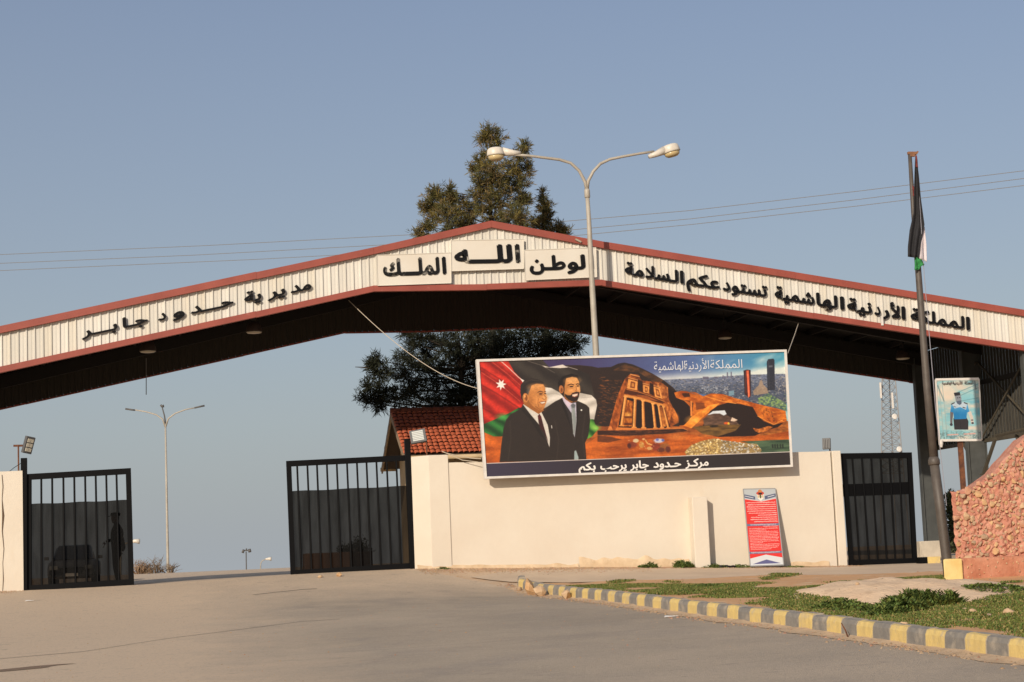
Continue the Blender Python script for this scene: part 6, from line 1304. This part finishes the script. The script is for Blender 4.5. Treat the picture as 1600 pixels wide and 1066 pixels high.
grass_px = [(870, 917), (940, 914), (1010, 913), (1100, 914), (1180, 911), (1300, 910), (1400, 905), (1472, 899), (1474, 912), (1540, 922), (1620, 922), (1720, 930), (1720, 1010), (1600, 1000), (1480, 985), (1350, 968), (1200, 948), (1080, 934), (980, 924)]
bare = [[(1000, 930), (1060, 921), (1130, 928), (1060, 936)], [(1290, 934), (1370, 914), (1480, 913), (1560, 935), (1470, 947), (1380, 951)], [(1150, 952), (1260, 958), (1200, 949)], [(1470, 975), (1560, 985), (1620, 998), (1500, 990)]]
gp_ = []; rr = random.Random(5); tries = 0
while len(gp_) < 22000 and tries < 120000:
    tries += 1; x = rr.uniform(8.1, 22); y = rr.uniform(14, 45); p = (x, y)
    if x < xr_kerb(min(y, nose_y - .1)) + .12 or y > verge_back(x) - .12: continue
    z_ = surf(x, y); a, b = pix((x, y, z_))
    if a > 1680 or b > 1100: continue
    nn_ = mnoise.noise(Vector((x * .55, y * .32, 7))) + .5 * mnoise.noise(Vector((x * 1.7, y * 1.1, 2)))
    lim = -.22 + .25 * abs(mnoise.noise(Vector((x * 2.6, y * 1.6, 11))))
    if mound(x, y) > .05: continue
    if any(inside(a, b, B_) for B_ in bare): lim = .45
    if not inside(a, b, grass_px): lim = .5
    if nn_ < lim: continue
    gp_.append((x, y, z_, nn_))
def blades(pts, per, hmin, hmax, wid, spread, seed, lean=.9):
    rg_ = np.random.default_rng(seed); P = np.repeat(np.array(pts)[:, :3], per, 0); M = len(P); sc = np.repeat(np.array([p[3] if len(p) > 3 else .5 for p in pts]), per)
    P[:, :2] += rg_.normal(size=(M, 2)) * spread; a_ = rg_.random(M) * 6.283; h = rg_.uniform(hmin, hmax, M) * (.7 + .5 * np.clip(sc, 0, 1)); ln = h * lean * rg_.uniform(.2, 1.2, M)
    d = np.stack([np.cos(a_), np.sin(a_), 0 * a_], 1); s_ = np.stack([-np.sin(a_), np.cos(a_), 0 * a_], 1) * (wid * rg_.uniform(.6, 1.3, M))[:, None]
    tip = P + d * ln[:, None]; tip[:, 2] += h; mid = P + d * (ln * .45)[:, None]; mid[:, 2] += h * .62
    V = np.stack([P, mid + s_, tip, mid - s_], 1).reshape(-1, 3); return V, np.arange(4 * M).reshape(-1, 4), M
GM = [leafmat('fresh_grass', (.15, .175, .04)), leafmat('dark_weed', (.07, .105, .028)), leafmat('yellow_grass', (.30, .24, .09)), leafmat('bright_weed', (.12, .18, .04))]
V, F, M = blades(gp_, 9, .02, .055, .010, .055, 1); fastmesh('grass', V, F, GM, kind='stuff', midx=np.random.default_rng(3).choice(4, M, p=[.40, .18, .22, .20]))
# leafy weed clumps in front of the sand heap
def weed(px, py, r, h, n, lab, seed, grp='leafy weed clumps on the verge'):
    c = gndS(px, py)
    if py < 892 and c.y > DG - 1.2: c = onY(px, py, DG - .28); c.z = G(c.x, c.y)
    zz = surf(c.x, c.y) if on_verge(c.x, c.y) else c.z; rr_ = random.Random(seed); pts = []
    for _ in range(n): a_ = rr_.random() * 6.28; d_ = r * math.sqrt(rr_.random()); x, y = c.x + d_ * math.cos(a_), c.y + d_ * .8 * math.sin(a_); pts.append((x, y, (surf(x, y) if zz != c.z else G(x, y)) + rr_.random() * h * .7 * max(.1, 1 - (d_ / r) ** 2), .5))
    V, F, M = blades(pts, 7, h * .14, h * .34, .017, .03, seed, 1.5)
    return fastmesh('weed_clump', V, F, GM[:2] + [GM[3]], midx=np.random.default_rng(seed).integers(0, 3, M), label=lab, cat='weed', group=grp)
weed(1402, 956, .42, .26, 260, 'tallest leafy weed clump, at the foot of the sand heap', 1); weed(1425, 950, .40, .30, 260, 'leafy weed clump up against the middle of the sand heap', 2); weed(1448, 948, .38, .27, 220, 'weed clump at the right end of the row before the sand heap', 3)
weed(1478, 946, .22, .28, 110, 'small upright weed beside the sand heap, right of the larger clumps', 4); weed(1310, 950, .38, .16, 170, 'low weed patch left of the sand heap', 5); weed(1338, 955, .34, .14, 130, 'low weed patch between the heap and the kerb', 6); weed(1385, 962, .34, .18, 150, 'weed clump nearest the kerb before the sand heap', 7)
weed(1556, 922, .5, .12, 160, 'low weeds at the foot of the stone monument', 8); weed(1100, 918, .6, .08, 160, 'flat weed patch near the back of the verge', 9)
wb = 'weeds along the foot of the cream wall'
weed(1013, 886, .26, .20, 60, 'small weed at the wall foot, leftmost under the billboard', 20, wb); weed(1067, 886, .28, .26, 110, 'round green weed left of the wall buttress', 21, wb); weed(1117, 885, .38, .14, 110, 'low weed just right of the wall buttress', 22, wb); weed(1157, 887, .36, .12, 110, 'low weed left of the leaning notice board', 23, wb); weed(1240, 885, .45, .07, 90, 'thin weeds right of the leaning notice board', 24, wb); weed(694, 891, .16, .09, 40, 'tiny green weed at the foot of the cream pillar', 25, wb)
# black rag
q = MB(); c = onY(1136, 887, DG - .45); c.z = G(c.x, c.y)
for k in range(9): a_ = random.random() * 6.28; q.lathe([(.01, 0), (.07, .02), (.09, .05), (.05, .09), (.01, .10)], c + Vector((random.uniform(-.2, .2), random.uniform(-.06, .06), -.01)), 7, Matrix.Rotation(random.uniform(-.8, .8), 3, 'X') @ Matrix.Rotation(random.random() * 3, 3, 'Z') @ Matrix.Diagonal((1.3, .8, .8)))
q.build('black_bag', mat('black_plastic', (.012, .012, .016), .35), label='crumpled black plastic bag lying at the wall foot left of the notice board', cat='bag')
# rocks on the kerb nose and by the gate
def rock_at(px, py, w, h, lab, k, yo=0.0, grp='loose rocks by the kerb end'):
    c = gnd(px, py); s_ = (c - EYE).dot(HD) / FPX; me = rock_mesh(500 + k, 26); me.materials.append(STONES[(1, 0, 1, 3)[k % 4]])
    o = inst('rock', me, (c.x, c.y + yo, c.z + h * s_ * .42), (random.uniform(-.3, .3), random.uniform(-.2, .2), random.random() * 3), (w * s_ / 2 * 1.3, w * s_ / 2, h * s_ / 2 * 1.3)); tag(o, lab, 'rock', grp); return o
rock_at(829, 930, 17, 27, 'tall upright buff rock leaning on the kerb end', 1); rock_at(844, 932, 19, 18, 'squat buff rock right beside the tall upright one', 0); rock_at(885, 936, 18, 15, 'flat pale rock lying against the kerb right of the other two', 2); rock_at(811, 924, 10, 8, 'small grey rock left of the tall one at the kerb end', 3)
g2 = 'small stones at the gate foot'
rock_at(482, 903, 12, 6, 'small flat stone under the left part of the middle gate leaf', 4, 0, g2); rock_at(530, 901, 11, 6, 'yellowish small stone under the middle of the middle gate leaf', 5, 0, g2); rock_at(500, 903, 8, 4, 'tiny stone between the two larger ones under the middle gate leaf', 6, 0, g2)
g3 = 'stones lying on the grass verge'
for k, (px, py, w, h, lab) in enumerate([(1520, 959, 14, 8, 'pale stone in the grass under the monument'), (1545, 965, 10, 6, 'small tan stone in the grass right of the pale one'), (1577, 960, 17, 10, 'brown rounded stone in the grass at the right edge'), (1375, 958, 9, 5, 'small stone at the kerb side of the tallest weeds'), (1413, 977, 14, 5, 'flat stone on bare soil by the kerb'), (1508, 955, 8, 4, 'tiny stone left of the pale stone'), (1340, 914, 5, 4, 'white pebble near the drive left of the sand heap')]):
    o = rock_at(px, py, w, h, lab, 10 + k, 0, g3); c = gndS(px, py); o.location = (c.x, c.y, c.z + .015)
# crumbs, gravel along wall foot and kerb
V, T, MI = [], [], []; base = np.array([(1, 0, -.3), (-.5, .87, -.3), (-.5, -.87, -.3), (0, 0, .8)]); rg_ = np.random.default_rng(8)
def crumb(x, y, z_, r_):
    a_ = rg_.random() * 6.28; ca, sa = math.cos(a_), math.sin(a_); b0 = len(V)
    for vx, vy, vzz in base: jx = rg_.uniform(.7, 1.3); V.append((x + (vx * ca - vy * sa) * r_ * jx, y + (vx * sa + vy * ca) * r_ * jx, z_ + vzz * r_ * rg_.uniform(.5, 1)))
    T.extend([(b0, b0 + 1, b0 + 3), (b0 + 1, b0 + 2, b0 + 3), (b0 + 2, b0, b0 + 3)]); MI.extend([int(rg_.integers(0, 4))] * 3)
wl0, wl1 = onY(650, 888, DG).x, onY(1420, 880, DG).x
for _ in range(7000):
    x = rg_.uniform(wl0, wl1 - 1.5); dd = abs(rg_.normal()) * .45 * (1.5 if x < 12 else .7); crumb(x, DG - .04 - dd, G(x, DG - dd) + .012, rg_.choice([.012, .018, .03], p=[.5, .38, .12]))
for _ in range(5200):
    y = rg_.uniform(13, nose_y); x = kerb_x(y) - abs(rg_.normal()) * .16; crumb(x, y, G(x, y) + .008, rg_.choice([.009, .017, .036], p=[.52, .36, .12]))
for _ in range(1500):
    x = rg_.uniform(-6, 14); y = rg_.uniform(20, 46); 
    if x < kerb_x(min(y, nose_y)) - .3: crumb(x, y, G(x, y) + .008, rg_.choice([.007, .012, .02], p=[.6, .33, .07]))
for _ in range(2200):
    x = rg_.uniform(8.1, 22); y = rg_.uniform(16, 44)
    if x > xr_kerb(min(y, nose_y - .1)) + .05 and y < verge_back(x): crumb(x, y, surf(x, y) + .004, rg_.choice([.008, .015, .03], p=[.6, .33, .07]))
for _ in range(700):
    x = rg_.uniform(-5.5, -4.0) + abs(rg_.normal()) * .2; y = DG - abs(rg_.normal()) * .5; crumb(x, y, G(x, y) + .01, .016)
fastmesh('gravel', V, T, STONES, kind='stuff', midx=MI)
# dust bank gathered along the kerb foot
q = MB(); P_ = []
for i, p in enumerate(kerb_line[:123:1]):
    n0 = Vector((-1, -.2, 0)).normalized(); w = .14 + .10 * mnoise.noise(Vector((p.y * .9, 0, 0))) + .06 * mnoise.noise(Vector((p.y * 3.1, 4, 0)))
    P_.append([Vector((p.x + .03 + n0.x * u * w * 2, p.y, G(p.x, p.y) + .007 + .035 * (1 - u) ** 2 * (1 + mnoise.noise(Vector((p.y * 2.3, 0, 5))) * .8))) for u in (1, .7, .4, .15, 0)])
q.grid(P_); q.build('kerb_dust', mat('kerb_dust', (.62, .45, .29), .95, scale=4, col2=(.46, .33, .21), bump=.6, bscale=30), smooth=True, kind='structure')
# long crack across the road, patch stain
M_crk = mat('road_crack_fill', (.10, .09, .08), .95)
def crack(pts, w, name='road_crack'):
    P0 = [gnd(*p) for p in pts]; out_ = []
    for a, b in zip(P0[:-1], P0[1:]):
        k = max(2, int((b - a).length / .3))
        for i in range(k): p = a.lerp(b, i / k); out_.append(p)
    L_ = []; R_ = []
    for i, p in enumerate(out_):
        j = .03 * mnoise.noise(Vector((p.x * 3, p.y * 3, 1))); ww = w * (.6 + .6 * abs(mnoise.noise(Vector((p.x * 1.3, p.y * 2, 3)))) ); L_.append(Vector((p.x, p.y + j - ww, G(p.x, p.y + j - ww) + .009))); R_.append(Vector((p.x, p.y + j + ww, G(p.x, p.y + j + ww) + .009)))
    q = MB(); q.grid([L_, R_][::-1]); q.build(name, M_crk, kind='structure')
crack([(-10, 1031), (130, 1019), (258, 999), (400, 981), (470, 972), (560, 966)], .030); crack([(395, 930), (470, 922), (520, 919)], .03); crack([(330, 905), (420, 901)], .03)
q = MB(); c = gnd(42, 1045); q.add([Vector((c.x + .55 * math.cos(a_) * (1 + .3 * math.sin(3 * a_)), c.y + .28 * math.sin(a_) + .35 * math.cos(a_) , 0)) for a_ in np.linspace(0, 6.28, 22)[:-1]], [tuple(range(21))]); q.v = [(v[0], v[1], G(v[0], v[1]) + .009) for v in q.v]; q.build('road_stain', mat('brown_road_stain', (.25, .165, .10), .9, var=.3, scale=8), kind='structure')
# litter
for k, (px, py, sx, sy, lab) in enumerate([(46, 940, .10, .06, 'small white scrap of litter before the left wall end'), (1048, 965, .12, .05, 'small white scrap by the kerb in the road')]):
    c = gnd(px, py); q = MB(); q.slab([c + Vector((-sx, -sy, .012)), c + Vector((sx, -sy * .6, .02)), c + Vector((sx * .8, sy, .014)), c + Vector((-sx * .7, sy * .8, .03))], (0, 0, .006)); q.build('litter', M_print, label=lab, cat='litter')
q = MB(); c = gnd(1322, 998); q.tube([c + Vector((.03, 0, .0)), c + Vector((0, 0, .10)), c + Vector((-.05, 0, .20))], [.012, .01, .006], 5); q.build('dry_stick', M_rust, label='short dark stick standing against the kerb', cat='stick')
# dry brush at the crest
def brush(px, py, w, h, n, lab, seed, m, Yc=98):
    rr_ = random.Random(seed); q = MB(); s_ = Yc / FPX; c = atd(px, py, Yc); c.z = G(c.x, c.y) - .1; h0 = max(.3, (atd(px, py - h, Yc).z - c.z))
    for _ in range(n):
        x = rr_.uniform(-w, w) * s_ / 2; hh = h0 * rr_.uniform(.3, 1) * (1 - .5 * abs(x) / (w * s_ / 2)); ln_ = rr_.uniform(-.35, .35); p0 = c + Vector((x * .6, rr_.uniform(-.4, .4), 0)); p1 = c + Vector((x + ln_ * .4, rr_.uniform(-.5, .5), hh * .6)); p2 = c + Vector((x * 1.1 + ln_, rr_.uniform(-.5, .5), hh)); q.tube([p0, p1, p2], [.03, .02, .008], 3, False)
        for _ in range(3): t_ = rr_.uniform(.3, .9); a = p1.lerp(p2, t_); q.tube([a, a + Vector((rr_.uniform(-.35, .35), 0, rr_.uniform(.05, .35)))], [.012, .005], 3, False)
    q.build('dry_bush', m, label=lab, cat='bush', group='dry bushes on the road crest')
M_dry = mat('dry_twigs', (.22, .15, .09), .95, var=.3, scale=4); M_dry2 = mat('reddish_dry_grass', (.34, .22, .13), .95, var=.3, scale=4)
brush(221, 890, 26, 14, 90, 'reddish dry grass tuft beside the left gate leaf', 1, M_dry2); brush(243, 890, 24, 22, 34, 'bare grey bush left of the far street lamp', 2, M_dry); brush(266, 891, 14, 14, 22, 'small bare bush at the foot of the far street lamp', 3, M_dry)
